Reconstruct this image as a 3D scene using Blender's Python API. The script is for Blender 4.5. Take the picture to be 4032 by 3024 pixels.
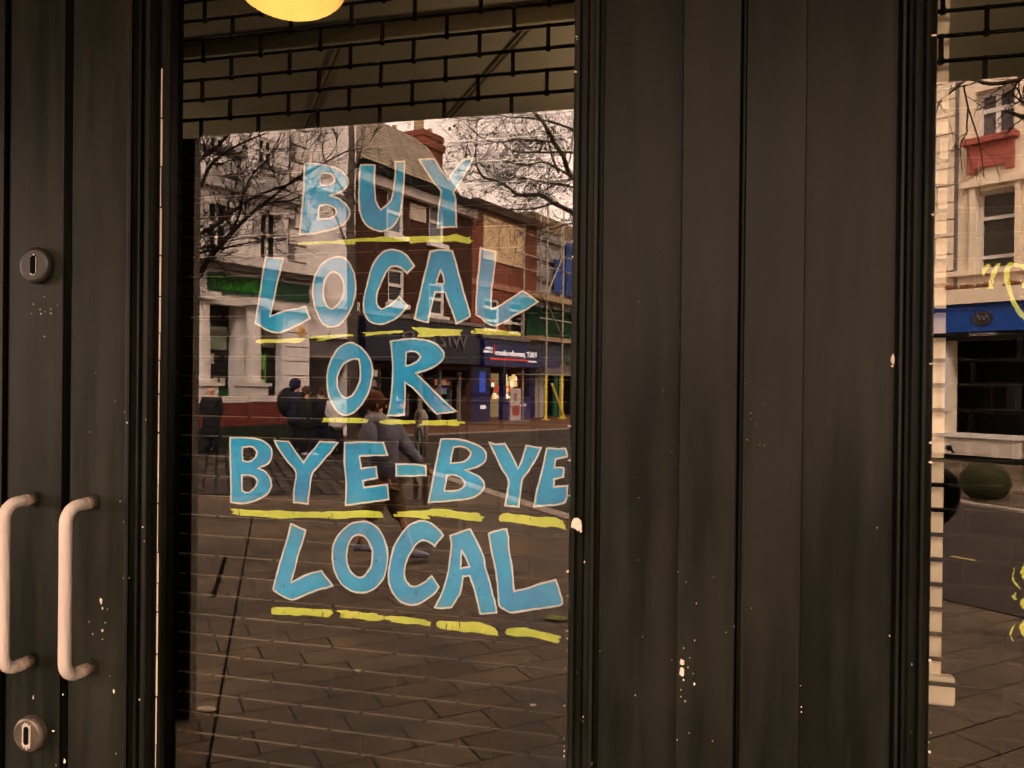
import bpy, bmesh, math, random
from mathutils import Vector, Matrix
from mathutils.geometry import tessellate_polygon
random.seed(7)
R = math.radians
for o in list(bpy.data.objects): bpy.data.objects.remove(o)
SC = bpy.context.scene
COL = SC.collection

# ------------------------------------------------------------------ camera
FPX = 3100.0                       # focal length in photograph pixels (4032 wide)
EYE = Vector((0.0, -1.107, 1.55))
YAW, PITCH, ROLL = R(13.86), R(-0.25), R(0.62)
_fw = Vector((-math.sin(YAW)*math.cos(PITCH), math.cos(YAW)*math.cos(PITCH), math.sin(PITCH)))
_rt = Vector((math.cos(YAW), math.sin(YAW), 0))
_up = _rt.cross(_fw)
# roll: vertical edges of the doors lean slightly (tops to the right)
_r2 = _rt*math.cos(ROLL) - _up*math.sin(ROLL)*-1*-1
_r2 = _rt*math.cos(ROLL) + _up*math.sin(ROLL)
_u2 = _up*math.cos(ROLL) - _rt*math.sin(ROLL)
cam_d = bpy.data.cameras.new('camera'); cam = bpy.data.objects.new('camera', cam_d); COL.objects.link(cam)
cam_d.sensor_width = 36.0; cam_d.lens = FPX/4032*36.0; cam_d.clip_start = 0.02; cam_d.clip_end = 2000
M = Matrix((( _r2.x,_u2.x,-_fw.x,EYE.x),(_r2.y,_u2.y,-_fw.y,EYE.y),(_r2.z,_u2.z,-_fw.z,EYE.z),(0,0,0,1)))
cam.matrix_world = M
SC.camera = cam
SC.render.resolution_x, SC.render.resolution_y = 1024, 768

# ------------------------------------------------------------------ world and light
w = bpy.data.worlds.new('World'); SC.world = w; w.use_nodes = True
nt = w.node_tree; nt.nodes.clear()
N = nt.nodes.new; L = nt.links.new
out = N('ShaderNodeOutputWorld'); bg = N('ShaderNodeBackground'); L(bg.outputs[0], out.inputs[0])
sky = N('ShaderNodeTexSky'); sky.sky_type = 'NISHITA'; sky.sun_disc = False
SUN_EL, SUN_AZ = R(38), R(20)
sky.sun_elevation = SUN_EL; sky.sun_rotation = SUN_AZ; sky.dust_density = 3.0
tc = N('ShaderNodeTexCoord'); no = N('ShaderNodeTexNoise'); no.inputs['Scale'].default_value = 2.2
no.inputs['Detail'].default_value = 5
L(tc.outputs['Generated'], no.inputs['Vector'])
cr = N('ShaderNodeValToRGB'); cr.color_ramp.elements[0].position = .35; cr.color_ramp.elements[1].position = .65
cr.color_ramp.elements[0].color = (9.0, 6.6, 5.2, 1); cr.color_ramp.elements[1].color = (11.0, 8.2, 6.5, 1)
L(no.outputs[0], cr.inputs[0])
mx = N('ShaderNodeMixRGB'); mx.inputs[0].default_value = .93
L(sky.outputs[0], mx.inputs[1]); L(cr.outputs[0], mx.inputs[2]); L(mx.outputs[0], bg.inputs[0])
bg.inputs[1].default_value = .10
sd = bpy.data.lights.new('sun', 'SUN'); sd.energy = 1.0; sd.angle = R(14); sd.color = (1, .86, .72)
so = bpy.data.objects.new('sun', sd); COL.objects.link(so)
_d = Vector((math.sin(SUN_AZ)*math.cos(SUN_EL), math.cos(SUN_AZ)*math.cos(SUN_EL), math.sin(SUN_EL)))
so.rotation_euler = _d.to_track_quat('Z', 'Y').to_euler()
SC.view_settings.view_transform = 'Standard'; SC.view_settings.look = 'None'
SC.view_settings.gamma = 1; SC.view_settings.use_curve_mapping = False
SC.view_settings.exposure = 3.88
SC.render.engine = 'CYCLES'
cy = SC.cycles; cy.use_denoising = True; cy.denoising_input_passes = 'RGB_ALBEDO'; cy.max_bounces = 10; cy.glossy_bounces = 4; cy.transparent_max_bounces = 16
cy.sample_clamp_indirect = 6.0; cy.use_adaptive_sampling = False
cy.blur_glossy = 0.0

# ------------------------------------------------------------------ measuring
GY = 0.030                                   # outer face of the glass
def ray(px, py): return _fw + _r2*((px-2016)/FPX) - _u2*((py-1512)/FPX)
def on_y(px, py, y):                         # point of the sight line on the plane y = const
    d = ray(px, py); t = (y-EYE.y)/d.y; return EYE + d*t
def on_z(px, py, z):
    d = ray(px, py); t = (z-EYE.z)/d.z; return EYE + d*t
def mir(p): return Vector((p[0], 2*GY-p[1], p[2]))   # what the glass shows at p really stands here
def ground(px, py, z=0.0): return mir(on_z(px, py, z))
def deep(px, py, Z): return mir(EYE + ray(px, py)*Z)

# ------------------------------------------------------------------ materials
MATS = {}
def node_mat(name):
    m = bpy.data.materials.new(name); m.use_nodes = True
    return m, m.node_tree, m.node_tree.nodes['Principled BSDF']
def mat(name, col, rough=.6, vary=.15, scale=6.0, bump=0.0, metal=0.0, stretch=None, col2=None, spec=None, emit=None, bscale=None):
    if name in MATS: return MATS[name]
    m, t, b = node_mat(name)
    N = t.nodes.new; L = t.links.new
    tc = N('ShaderNodeTexCoord'); mp = N('ShaderNodeMapping'); L(tc.outputs['Object'], mp.inputs[0])
    if stretch: mp.inputs['Scale'].default_value = stretch
    n = N('ShaderNodeTexNoise'); n.inputs['Scale'].default_value = scale; n.inputs['Detail'].default_value = 6
    n.inputs['Roughness'].default_value = .6
    L(mp.outputs[0], n.inputs['Vector'])
    r = N('ShaderNodeValToRGB'); r.color_ramp.elements[0].position = .3; r.color_ramp.elements[1].position = .7
    c2 = col2 or tuple(min(1, c*(1+vary)) for c in col)
    c1 = tuple(c*(1-vary) for c in col)
    r.color_ramp.elements[0].color = (*c1, 1); r.color_ramp.elements[1].color = (*c2, 1)
    L(n.outputs[0], r.inputs[0]); L(r.outputs[0], b.inputs['Base Color'])
    b.inputs['Roughness'].default_value = rough; b.inputs['Metallic'].default_value = metal
    b.inputs['Specular IOR Level'].default_value = .15 if spec is None else spec
    if bump:
        n2 = N('ShaderNodeTexNoise'); n2.inputs['Scale'].default_value = bscale or scale*4; n2.inputs['Detail'].default_value = 4
        L(mp.outputs[0], n2.inputs['Vector'])
        bp = N('ShaderNodeBump'); bp.inputs['Strength'].default_value = bump; bp.inputs['Distance'].default_value = .01
        L(n2.outputs[0], bp.inputs['Height']); L(bp.outputs[0], b.inputs['Normal'])
    if emit:
        b.inputs['Emission Color'].default_value = (*emit[:3], 1); b.inputs['Emission Strength'].default_value = emit[3]
    MATS[name] = m
    return m

def door_paint(name, col):
    m, t, b = node_mat(name); N = t.nodes.new; L = t.links.new
    tc = N('ShaderNodeTexCoord')
    mp = N('ShaderNodeMapping'); mp.inputs['Scale'].default_value = (1, 1, .045); L(tc.outputs['Object'], mp.inputs[0])
    g = N('ShaderNodeTexNoise'); g.inputs['Scale'].default_value = 420; g.inputs['Detail'].default_value = 4; L(mp.outputs[0], g.inputs['Vector'])
    bl = N('ShaderNodeTexNoise'); bl.inputs['Scale'].default_value = 15; bl.inputs['Detail'].default_value = 8; bl.inputs['Roughness'].default_value = .65
    mp2 = N('ShaderNodeMapping'); mp2.inputs['Scale'].default_value = (1, 1, .10); L(tc.outputs['Object'], mp2.inputs[0]); L(mp2.outputs[0], bl.inputs['Vector'])
    r = N('ShaderNodeValToRGB'); r.color_ramp.elements[0].position = .40; r.color_ramp.elements[1].position = .60
    r.color_ramp.elements[0].color = (col[0]*.50, col[1]*.56, col[2]*.46, 1); r.color_ramp.elements[1].color = (col[0]*1.75, col[1]*1.6, col[2]*1.9, 1)
    L(bl.outputs[0], r.inputs[0])
    bz = N('ShaderNodeTexNoise'); bz.inputs['Scale'].default_value = 3.2; bz.inputs['Detail'].default_value = 5; L(tc.outputs['Object'], bz.inputs['Vector'])
    bq = N('ShaderNodeMapRange'); bq.inputs[1].default_value = .3; bq.inputs[2].default_value = .7; bq.inputs[3].default_value = .62; bq.inputs[4].default_value = 1.35; L(bz.outputs[0], bq.inputs[0])
    mb_ = N('ShaderNodeMixRGB'); mb_.blend_type = 'MULTIPLY'; mb_.inputs[0].default_value = 1; L(r.outputs[0], mb_.inputs[1]); L(bq.outputs[0], mb_.inputs[2])
    fl = N('ShaderNodeTexVoronoi'); fl.inputs['Scale'].default_value = 38; L(tc.outputs['Object'], fl.inputs['Vector'])
    lt = N('ShaderNodeMath'); lt.operation = 'LESS_THAN'; lt.inputs[1].default_value = .022; L(fl.outputs['Distance'], lt.inputs[0])
    ms = N('ShaderNodeTexNoise'); ms.inputs['Scale'].default_value = 5; L(tc.outputs['Object'], ms.inputs['Vector'])
    gt = N('ShaderNodeMath'); gt.operation = 'GREATER_THAN'; gt.inputs[1].default_value = .74; L(ms.outputs[0], gt.inputs[0])
    mu = N('ShaderNodeMath'); mu.operation = 'MULTIPLY'; L(lt.outputs[0], mu.inputs[0]); L(gt.outputs[0], mu.inputs[1])
    mc = N('ShaderNodeMixRGB'); mc.inputs[2].default_value = (.55, .45, .38, 1); L(mu.outputs[0], mc.inputs[0]); L(mb_.outputs[0], mc.inputs[1])
    L(mc.outputs[0], b.inputs['Base Color'])
    rr = N('ShaderNodeMapRange'); rr.inputs[3].default_value = .30; rr.inputs[4].default_value = .60
    L(bl.outputs[0], rr.inputs[0]); L(rr.outputs[0], b.inputs['Roughness'])
    sm = N('ShaderNodeTexNoise'); sm.inputs['Scale'].default_value = 260; L(tc.outputs['Object'], sm.inputs['Vector'])
    ad = N('ShaderNodeMath'); L(g.outputs[0], ad.inputs[0]); L(sm.outputs[0], ad.inputs[1])
    bp = N('ShaderNodeBump'); bp.inputs['Strength'].default_value = .25; bp.inputs['Distance'].default_value = .0008
    L(ad.outputs[0], bp.inputs['Height']); L(bp.outputs[0], b.inputs['Normal'])
    b.inputs['Specular IOR Level'].default_value = .13
    return m
M_DOOR = door_paint('door_paint', (.0080, .0086, .0052))
M_BLACK = mat('black_paint', (.004, .0036, .0032), .6, .3, spec=.06)
M_GAP = mat('gap_black', (.003, .003, .003), .9, spec=.02)
M_CHIP = mat('bare_undercoat', (.62, .52, .44), .7, .1, 60)
M_STEELW = mat('handle_white', (.46, .39, .34), .38, .14, 30, bump=.25, stretch=(1,1,.12))
M_BRASS = mat('worn_lock', (.11, .09, .07), .42, .3, 60, metal=.6)
M_BRIGHT = mat('bare_metal', (.85, .74, .64), .3, .2, 90, metal=.7)
M_GRILLE = mat('grille_steel', (.0035,.003,.0025), .5, .3, 30, spec=.05)
def lit_tops(m, col):                            # paints the daylight caught on upward faces as a pale colour
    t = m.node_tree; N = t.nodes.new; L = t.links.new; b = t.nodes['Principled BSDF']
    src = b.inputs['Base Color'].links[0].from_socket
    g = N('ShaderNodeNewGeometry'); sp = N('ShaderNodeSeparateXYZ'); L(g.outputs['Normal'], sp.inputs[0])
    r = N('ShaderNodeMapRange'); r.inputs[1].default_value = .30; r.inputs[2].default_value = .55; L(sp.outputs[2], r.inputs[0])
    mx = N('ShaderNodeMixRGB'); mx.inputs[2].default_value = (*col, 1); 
    sx = N('ShaderNodeSeparateXYZ'); L(g.outputs['Position'], sx.inputs[0])   # painted light strongest at the left, fading towards the right
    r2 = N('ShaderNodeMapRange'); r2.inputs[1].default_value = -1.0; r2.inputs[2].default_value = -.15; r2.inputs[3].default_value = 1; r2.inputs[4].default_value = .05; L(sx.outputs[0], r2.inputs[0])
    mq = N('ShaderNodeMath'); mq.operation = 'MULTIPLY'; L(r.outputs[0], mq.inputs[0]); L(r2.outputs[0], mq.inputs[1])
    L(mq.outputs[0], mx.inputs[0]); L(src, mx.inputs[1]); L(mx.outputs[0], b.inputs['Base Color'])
lit_tops(M_GRILLE, (.34, .285, .23))

def glass_mats():
    m = bpy.data.materials.new('window_glass'); m.use_nodes = True; t = m.node_tree; t.nodes.clear(); N = t.nodes.new; L = t.links.new
    o = N('ShaderNodeOutputMaterial'); mx = N('ShaderNodeMixShader'); tr = N('ShaderNodeBsdfTransparent'); gl = N('ShaderNodeBsdfGlossy')
    gl.inputs['Roughness'].default_value = 0.0; gl.inputs['Color'].default_value = (1, .97, .94, 1)
    tr.inputs['Color'].default_value = (.90, .92, .88, 1)
    fr = N('ShaderNodeFresnel'); fr.inputs['IOR'].default_value = 1.84
    # slight waviness of old glass
    tc = N('ShaderNodeTexCoord'); n = N('ShaderNodeTexNoise'); n.inputs['Scale'].default_value = 5; n.inputs['Detail'].default_value = 1
    L(tc.outputs['Object'], n.inputs['Vector'])
    bp = N('ShaderNodeBump'); bp.inputs['Strength'].default_value = .012; bp.inputs['Distance'].default_value = .0006
    L(n.outputs[0], bp.inputs['Height']); L(bp.outputs[0], gl.inputs['Normal'])
    L(fr.outputs[0], mx.inputs[0]); L(tr.outputs[0], mx.inputs[1]); L(gl.outputs[0], mx.inputs[2]); L(mx.outputs[0], o.inputs[0])
    m2 = bpy.data.materials.new('glass_back'); m2.use_nodes = True; t = m2.node_tree; t.nodes.clear()
    o = t.nodes.new('ShaderNodeOutputMaterial'); tr = t.nodes.new('ShaderNodeBsdfTransparent'); t.links.new(tr.outputs[0], o.inputs[0])
    return m, m2
M_GLASS, M_GLASSB = glass_mats()

def paint_mat(name, col, col2, gaps=.62, rough=.6):
    m, t, b = node_mat(name); N = t.nodes.new; L = t.links.new
    tc = N('ShaderNodeTexCoord')
    n = N('ShaderNodeTexNoise'); n.inputs['Scale'].default_value = 9; n.inputs['Detail'].default_value = 6; n.inputs['Roughness'].default_value = .7
    L(tc.outputs['Object'], n.inputs['Vector'])
    r = N('ShaderNodeValToRGB'); r.color_ramp.elements[0].position = .35; r.color_ramp.elements[1].position = .68
    r.color_ramp.elements[0].color = (*col, 1); r.color_ramp.elements[1].color = (*col2, 1)
    L(n.outputs[0], r.inputs[0]); L(r.outputs[0], b.inputs['Base Color']); b.inputs['Roughness'].default_value = rough
    # brush misses: short thin gaps that let one see through
    mp = N('ShaderNodeMapping'); mp.inputs['Scale'].default_value = (4.2, 1, .75) if gaps < .8 else (.6, 1, 4); mp.inputs['Rotation'].default_value = (0, R(8), 0)
    L(tc.outputs['Object'], mp.inputs[0])
    g = N('ShaderNodeTexNoise'); g.inputs['Scale'].default_value = 55; g.inputs['Detail'].default_value = 2; L(mp.outputs[0], g.inputs['Vector'])
    q = N('ShaderNodeMath'); q.operation = 'GREATER_THAN'; q.inputs[1].default_value = gaps; L(g.outputs[0], q.inputs[0])
    tr = N('ShaderNodeBsdfTransparent'); ms = N('ShaderNodeMixShader')
    L(q.outputs[0], ms.inputs[0]); L(b.outputs[0], ms.inputs[1]); L(tr.outputs[0], ms.inputs[2])
    L(ms.outputs[0], t.nodes['Material Output'].inputs[0])
    return m
M_BLUE = paint_mat('blue_window_paint', (.002, .28, .60), (.010, .49, .84), .70)
M_WHITE = paint_mat('white_marker', (.80, .72, .66), (.95, .88, .82), .95)
M_YEL = paint_mat('yellow_marker', (.60, .74, .06), (.88, .90, .15), .67)

# ------------------------------------------------------------------ building blocks
def tag(o, label=None, cat=None, group=None, kind=None):
    if label: o['label'] = label
    if cat: o['category'] = cat
    if group: o['group'] = group
    if kind: o['kind'] = kind
    return o
def empty(name, loc, label=None, cat=None, group=None, kind=None):
    o = bpy.data.objects.new(name, None); COL.objects.link(o); o.location = loc; o.empty_display_size = .1
    return tag(o, label, cat, group, kind)
def wloc(o):
    p = Vector(o.location)
    while o.parent: o = o.parent; p += Vector(o.location)
    return p
class MB:
    def __init__(s): s.v = []; s.f = []; s.mi = []
    def poly(s, pts, faces, mi=0):
        b = len(s.v); s.v += [Vector(p) for p in pts]
        for f in faces: s.f.append([b+i for i in f]); s.mi.append(mi)
    def hexa(s, p, mi=0):                        # 8 corners: 0-3 one face, 4-7 the opposite one
        s.poly(p, [(0,1,2,3),(7,6,5,4),(0,4,5,1),(1,5,6,2),(2,6,7,3),(3,7,4,0)], mi)
    def box(s, x0,x1,y0,y1,z0,z1, mi=0):
        s.hexa([(x0,y0,z0),(x1,y0,z0),(x1,y1,z0),(x0,y1,z0),(x0,y0,z1),(x1,y0,z1),(x1,y1,z1),(x0,y1,z1)], mi)
    def tube(s, pts, rad, n=6, cap=True, mi=0):
        pts = [Vector(p) for p in pts]
        if isinstance(rad, (int, float)): rad = [rad]*len(pts)
        b = len(s.v); up = Vector((0,0,1))
        t0 = (pts[1]-pts[0]).normalized()
        a = t0.orthogonal().normalized()
        for i, p in enumerate(pts):
            t = ((pts[min(i+1,len(pts)-1)]-pts[max(i-1,0)])).normalized()
            a = (a - t*a.dot(t)).normalized(); c = t.cross(a)
            for k in range(n):
                an = 2*math.pi*k/n; s.v.append(p + (a*math.cos(an)+c*math.sin(an))*rad[i])
        for i in range(len(pts)-1):
            for k in range(n):
                k2 = (k+1) % n
                s.f.append([b+i*n+k, b+i*n+k2, b+(i+1)*n+k2, b+(i+1)*n+k]); s.mi.append(mi)
        if cap:
            s.f.append([b+k for k in range(n)][::-1]); s.mi.append(mi)
            s.f.append([b+(len(pts)-1)*n+k for k in range(n)]); s.mi.append(mi)
    def ball(s, c, rx, ry=None, rz=None, nu=10, nv=7, mi=0):
        ry = ry or rx; rz = rz or rx; b = len(s.v); c = Vector(c)
        for j in range(1, nv):
            th = math.pi*j/nv
            for i in range(nu):
                ph = 2*math.pi*i/nu
                s.v.append(c+Vector((rx*math.sin(th)*math.cos(ph), ry*math.sin(th)*math.sin(ph), rz*math.cos(th))))
        s.v += [c+Vector((0,0,rz)), c-Vector((0,0,rz))]; T = len(s.v)-2
        for j in range(nv-2):
            for i in range(nu):
                i2=(i+1)%nu; s.f.append([b+j*nu+i, b+(j+1)*nu+i, b+(j+1)*nu+i2, b+j*nu+i2]); s.mi.append(mi)
        for i in range(nu):
            i2=(i+1)%nu; s.f.append([T, b+i, b+i2]); s.mi.append(mi); s.f.append([T+1, b+(nv-2)*nu+i2, b+(nv-2)*nu+i]); s.mi.append(mi)
    def build(s, name, m, parent=None, smooth=False, fix=True, label=None, bevel=0):
        me = bpy.data.meshes.new(name)
        off = wloc(parent) if parent else Vector((0,0,0))
        me.from_pydata([tuple(p-off) for p in s.v], [], s.f)
        ms = m if isinstance(m, (list, tuple)) else [m]
        for x in ms: me.materials.append(x)
        me.polygons.foreach_set('material_index', s.mi)
        if smooth: me.polygons.foreach_set('use_smooth', [True]*len(me.polygons))
        if fix:
            bm = bmesh.new(); bm.from_mesh(me); bmesh.ops.recalc_face_normals(bm, faces=bm.faces); bm.to_mesh(me); bm.free()
        me.update()
        o = bpy.data.objects.new(name, me); COL.objects.link(o)
        if parent: o.parent = parent
        if label: o['label'] = label
        if bevel:
            bv = o.modifiers.new('bevel', 'BEVEL'); bv.width = bevel; bv.segments = 2; bv.limit_method = 'ANGLE'
        return o

def profile(name, pts, m, parent, z0=-.05, z1=2.64, label=None):
    """upright moulding: pts = (photo column, depth y) in order from left to right"""
    mb = MB(); P = [(on_y(px, 1512, y).x, y) for px, y in pts]
    back = .06
    P = [(P[0][0], back)] + P + [(P[-1][0], back)]
    n = len(P)
    v = [(x, y, z0) for x, y in P] + [(x, y, z1) for x, y in P]
    mb.poly(v, [(i, (i+1) % n, (i+1) % n + n, i+n) for i in range(n)] + [tuple(range(n))[::-1], tuple(range(n, 2*n))])
    return mb.build(name, m, parent, label=label)

# ================================================================== the shop front
Z1 = 2.64
def leaf(px_mid, label): return empty('glazed_door', (on_y(px_mid, 1512, 0).x, 0, 0), label, 'door', 'tall dark glazed doors of the shop front')
dA = leaf(-60, 'dark door at the left edge of the photo, with the left pull handle and two keyhole plates')
dB = leaf(1200, 'middle dark glazed door, its glass painted with the blue words BUY LOCAL OR BYE-BYE LOCAL')
dC = leaf(3900, 'right-hand dark glazed door, its glass with the beginnings of yellow painted lettering')
# door A : moulding sliver, stile
profile('moulding', [(-75, .005), (-70, -.006), (-45,-.006), (-40, .006), (-25,.006), (-20,-.008), (8,-.008), (10,.012)], M_DOOR, dA)
profile('stile', [(32, 0), (36, -.004), (245, -.004), (248, 0)], M_DOOR, dA)
g = MB(); a = on_y(8,1512,.02).x; b = on_y(34,1512,.02).x; g.box(a-.03, b+.01, .018, .06, -.05, Z1); g.build('rebate', M_GAP, dA)
# door B
profile('stile', [(279, 0), (283,-.004), (490,-.004), (494, -.004), (498,-.009), (508,-.009), (512, -.002), (516,.008), (533,.008), (537,-.006),
                  (543,-.010), (551,-.006), (555,.002), (559,-.004), (564,-.010), (578,-.010), (583,-.004)], M_DOOR, dB)
# reveal and glazing bead
xr0 = on_y(583,1512,-.004).x; xg = on_y(630,1512,.022).x; xg2 = on_y(648,1512,.022).x
mb = MB(); mb.box(xr0+.0005, xg, .012, .075, -.05, Z1); mb.build('reveal', M_BLACK, dB)  # reveal coloured black for the shadow in the recess
mb = MB(); mb.box(xg, xg2, .018, GY-.001, -.05, Z1); mb.build('glazing_bead', M_DOOR, dB)
# worn pale edge of the bead
mb = MB(); z = .2; rnd = random.Random(3)
while z < on_y(640,415,.018).z:
    h = rnd.uniform(.02,.09); wd = rnd.uniform(.35,.8)*(xg2-xg)
    mb.box(xg+.0007, xg+wd*.55, .0172, .0182, z, z+h*.96); z += h
mb.build('chipped_edge', M_CHIP, dB)
# the middle stiles: door B right side, door C left side
profile('lock_stile', [(2247,.022), (2250,-.002), (2256,-.010), (2268,-.010), (2275,-.004), (2279,.008), (2300,.008), (2306,.002), (2309,-.004), (2327,-.006), (2331,-.013),
                  (2344,-.013), (2348,-.004), (2352,.014), (2366,.014), (2369,0), (2674,0), (2676,-.019), (2679,-.021), (2900,-.021), (2905,-.018)], M_DOOR, dB)
profile('stile', [(2912,-.018), (2914,-.013), (2916,-.013), (2918,-.0135), (2922,-.0135),(2926,-.019), (2929,-.021), (3160,-.021), (3163,-.018), (3164,0), (3519,0), (3521,.014), (3532,.014), (3535,-.006),
                  (3540,-.013), (3550,-.013),(3554,-.002), (3560,.006),(3563,-.004), (3576,-.006), (3583,.006), (3590,.010), (3618,.010), (3626,0), (3632,-.008),
                  (3645,-.011), (3660,-.008), (3668,0), (3673,.022)], M_DOOR, dC)
mb = MB(); mb.box(on_y(2900,1512,0).x, on_y(2912.5,1512,0).x, -.004, .02, -.05, Z1); mb.build('meeting_gap', M_GAP, dB)
# head and sill rails out of frame but part of the place
x_l = on_y(-75,1512,0).x; x_gr = on_y(2247,1512,.02).x; x_c = on_y(3673,1512,.02).x; x_end = x_c+.95
def plain(name, x0,x1,y0,y1,z0,z1,m,parent,bev=0):
    b = MB(); b.box(x0,x1,y0,y1,z0,z1); return b.build(name, m, parent, bevel=bev)
plain('bottom_rail', xg2, x_gr, .0, .06, -.02, .32, M_DOOR, dB)
plain('bottom_rail', x_c, x_end, .0, .06, -.02, .32, M_DOOR, dC)
plain('top_rail', xg2, x_gr, .0, .06, 2.44, Z1, M_DOOR, dB)
plain('top_rail', x_c, x_end, .0, .06, 2.44, Z1, M_DOOR, dC)
plain('stile', x_end, x_end+.14, 0, .06, -.02, Z1, M_DOOR, dC)
plain('stile', x_l-.10, x_l-.001, 0, .06, -.02, Z1, M_DOOR, dA)

def pane(x0, x1, z0, z1, parent):
    me = bpy.data.meshes.new('glass_pane'); off = wloc(parent); y0, y1 = GY, GY+.006
    v = [(x0,y0,z0),(x1,y0,z0),(x1,y0,z1),(x0,y0,z1),(x0,y1,z0),(x1,y1,z0),(x1,y1,z1),(x0,y1,z1)]
    me.from_pydata([tuple(Vector(p)-off) for p in v], [], [(0,1,2,3),(7,6,5,4),(0,4,5,1),(1,5,6,2),(2,6,7,3),(3,7,4,0)])
    me.materials.append(M_GLASS); me.materials.append(M_GLASSB)
    for i in range(1, 6): me.polygons[i].material_index = 1
    o = bpy.data.objects.new('glass_pane', me); COL.objects.link(o); o.parent = parent; return o
gB = pane(xg, x_gr+.01, .31, 2.46, dB); gC = pane(x_c-.008, x_end+.01, .31, 2.46, dC)
# shop wall above and beside
shop = empty('shop_building', (0, 1.0, 0), 'dark painted shop front with deep black soffit over its doors, which the camera stands under', 'building')
CE = EYE.y                                   # canopy
OUT = -2.0
zc = on_y(2016, 447, 2*GY-OUT).z             # soffit height from where its edge shows in the glass
mb = MB(); mb.box(-9, 7, OUT, OUT+.12, zc, zc+.55); mb.build('fascia', M_BLACK, shop)
mb = MB(); mb.box(-9, 7, OUT+.12, .06, zc+.02, zc+.50); mb.build('soffit', M_BLACK, shop)
mb = MB(); mb.box(-9, 7, .07, .3, Z1+.01, 3.3); mb.build('lintel', M_BLACK, shop)
M_RENDER = mat('upper_brick', (.25,.14,.10), .85, .25, 3, bump=.3)
mb = MB(); mb.box(-9, 7, .0, 9, 3.3, 10.0); mb.build('upper_wall', M_RENDER, shop)
xe = on_y(772, 1512, 2*GY-OUT).x
M_PIER = mat('pier_stone', (.10,.085,.065), .8, .25, 8, bump=.2)
mb = MB(); mb.box(xe-1.6, xe, OUT, OUT+.06, 0, zc); mb.build('pier', M_BLACK, shop)
mb = MB(); mb.box(xe+.0005, xe+.022, OUT+.01, OUT+.055, 0, zc); mb.build('pier_corner', M_PIER, shop)
mb = MB(); mb.box(1.75, 7, OUT, .0-.001, 0, zc); mb.build('pier', M_BLACK, shop)  # unseen right-hand pier, added to block light from the side
mb = MB(); mb.box(-9, x_l-.10, .0, .3, 0, Z1+.01); mb.build('side_wall', M_BLACK, shop)
mb = MB(); mb.box(x_end+.14, 7, .0, .3, 0, Z1+.01); mb.build('side_wall', M_BLACK, shop)

# interior
M_IW = mat('inner_wall', (.01,.008,.006), .9, .2, 2, spec=.02)
M_IC = mat('inner_ceiling', (.58,.48,.36), .9, .12, 3)
M_IF = mat('inner_floor', (.006,.005,.004), .9, .3, 3, spec=.02)
ZI = 2.78
mb = MB(); mb.box(-6, 5, .3, 6, ZI, ZI+.1); mb.build('ceiling', M_IC, shop)
YW = on_z(1500, 500, ZI).y
mb = MB(); mb.box(-6, 5, YW, YW+.2, 0, ZI-.001); mb.build('back_wall', mat('back_wall', (.004,.0035,.003), .9, .3, 3, spec=.02), shop)
mb = MB(); mb.box(-6.2, -6, .3, 6.2, 0, ZI); mb.build('inner_wall', M_BLACK, shop)
mb = MB(); mb.box(5, 5.2, .3, 6.2, 0, ZI); mb.build('inner_wall', M_BLACK, shop)
mb = MB(); mb.box(-6, 5, .061, 6, -.06, .0); mb.build('inner_floor', M_IF, shop)
yb = on_z(2016, 92, ZI-.05).y
mb = MB(); mb.box(-6, 5, yb, yb+.05, ZI-.055, ZI-.001); mb.build('ceiling_trim', mat('trim_cream', (.8,.7,.5), .6), shop)
M_JT = mat('cable_trunking', (.18,.14,.09), .7)
for (a, b_) in (((1355,150),(1185,540)), ((2118,75),(1740,500))):
    p, q = on_z(*a, ZI-.012), on_z(*b_, ZI-.012)
    mb = MB(); mb.tube([p, q], .006, 4); mb.build('cable', M_JT, shop)

# ------------------------------------------------------------------ roller grille behind the glass
YG = .115
def gx(px, py): return on_y(px, py, YG)
grille = empty('roller_grille', (0, YG, 0), 'black steel brick-pattern security grille hanging inside the glass', 'security grille')
zr = [gx(700, y).z for y in (90.4, 168.2, 245, 323, 403, 478)]
pitch = (zr[0]-zr[5])/5
c0 = gx(801.7, 190); c6 = gx(1505.4, 130); half = (c6.x-c0.x)/6
shear = (gx(729, 2700).x - c0.x)/(gx(729,2700).z - c0.z)
nlink = 0; stuffmb = MB()
for r in range(-2, 48):
    z = zr[0] - r*pitch + pitch
    if z < .1: break
    t = MB(); t.tube([(-1.15, YG, z), (1.9, YG, z)], .0031, 8)
    t.build('rod', M_GRILLE, grille, smooth=True)
    zt, zb = z, z-pitch
    for c in range(-4, 26):
        if (c + r) % 2: continue
        x = c0.x + c*half + shear*((zt+zb)/2 - c0.z)
        if x > 1.8 or x < -1.1: continue
        vis = (r < 6 and c < 16) or c < 4 or 20 < c < 24
        lk = MB() if vis and nlink < 98 else stuffmb
        lk.box(x-.0029, x+.0029, YG-.002, YG+.002, zb-.003, zt+.003)
        lk.tube([(x, YG, zb-.0045), (x, YG, zb+.0045)], .0042, 6)
        if lk is not stuffmb: lk.build('link', M_GRILLE, grille); nlink += 1
o = stuffmb.build('link', M_GRILLE, grille); o['kind'] = 'stuff'

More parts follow.
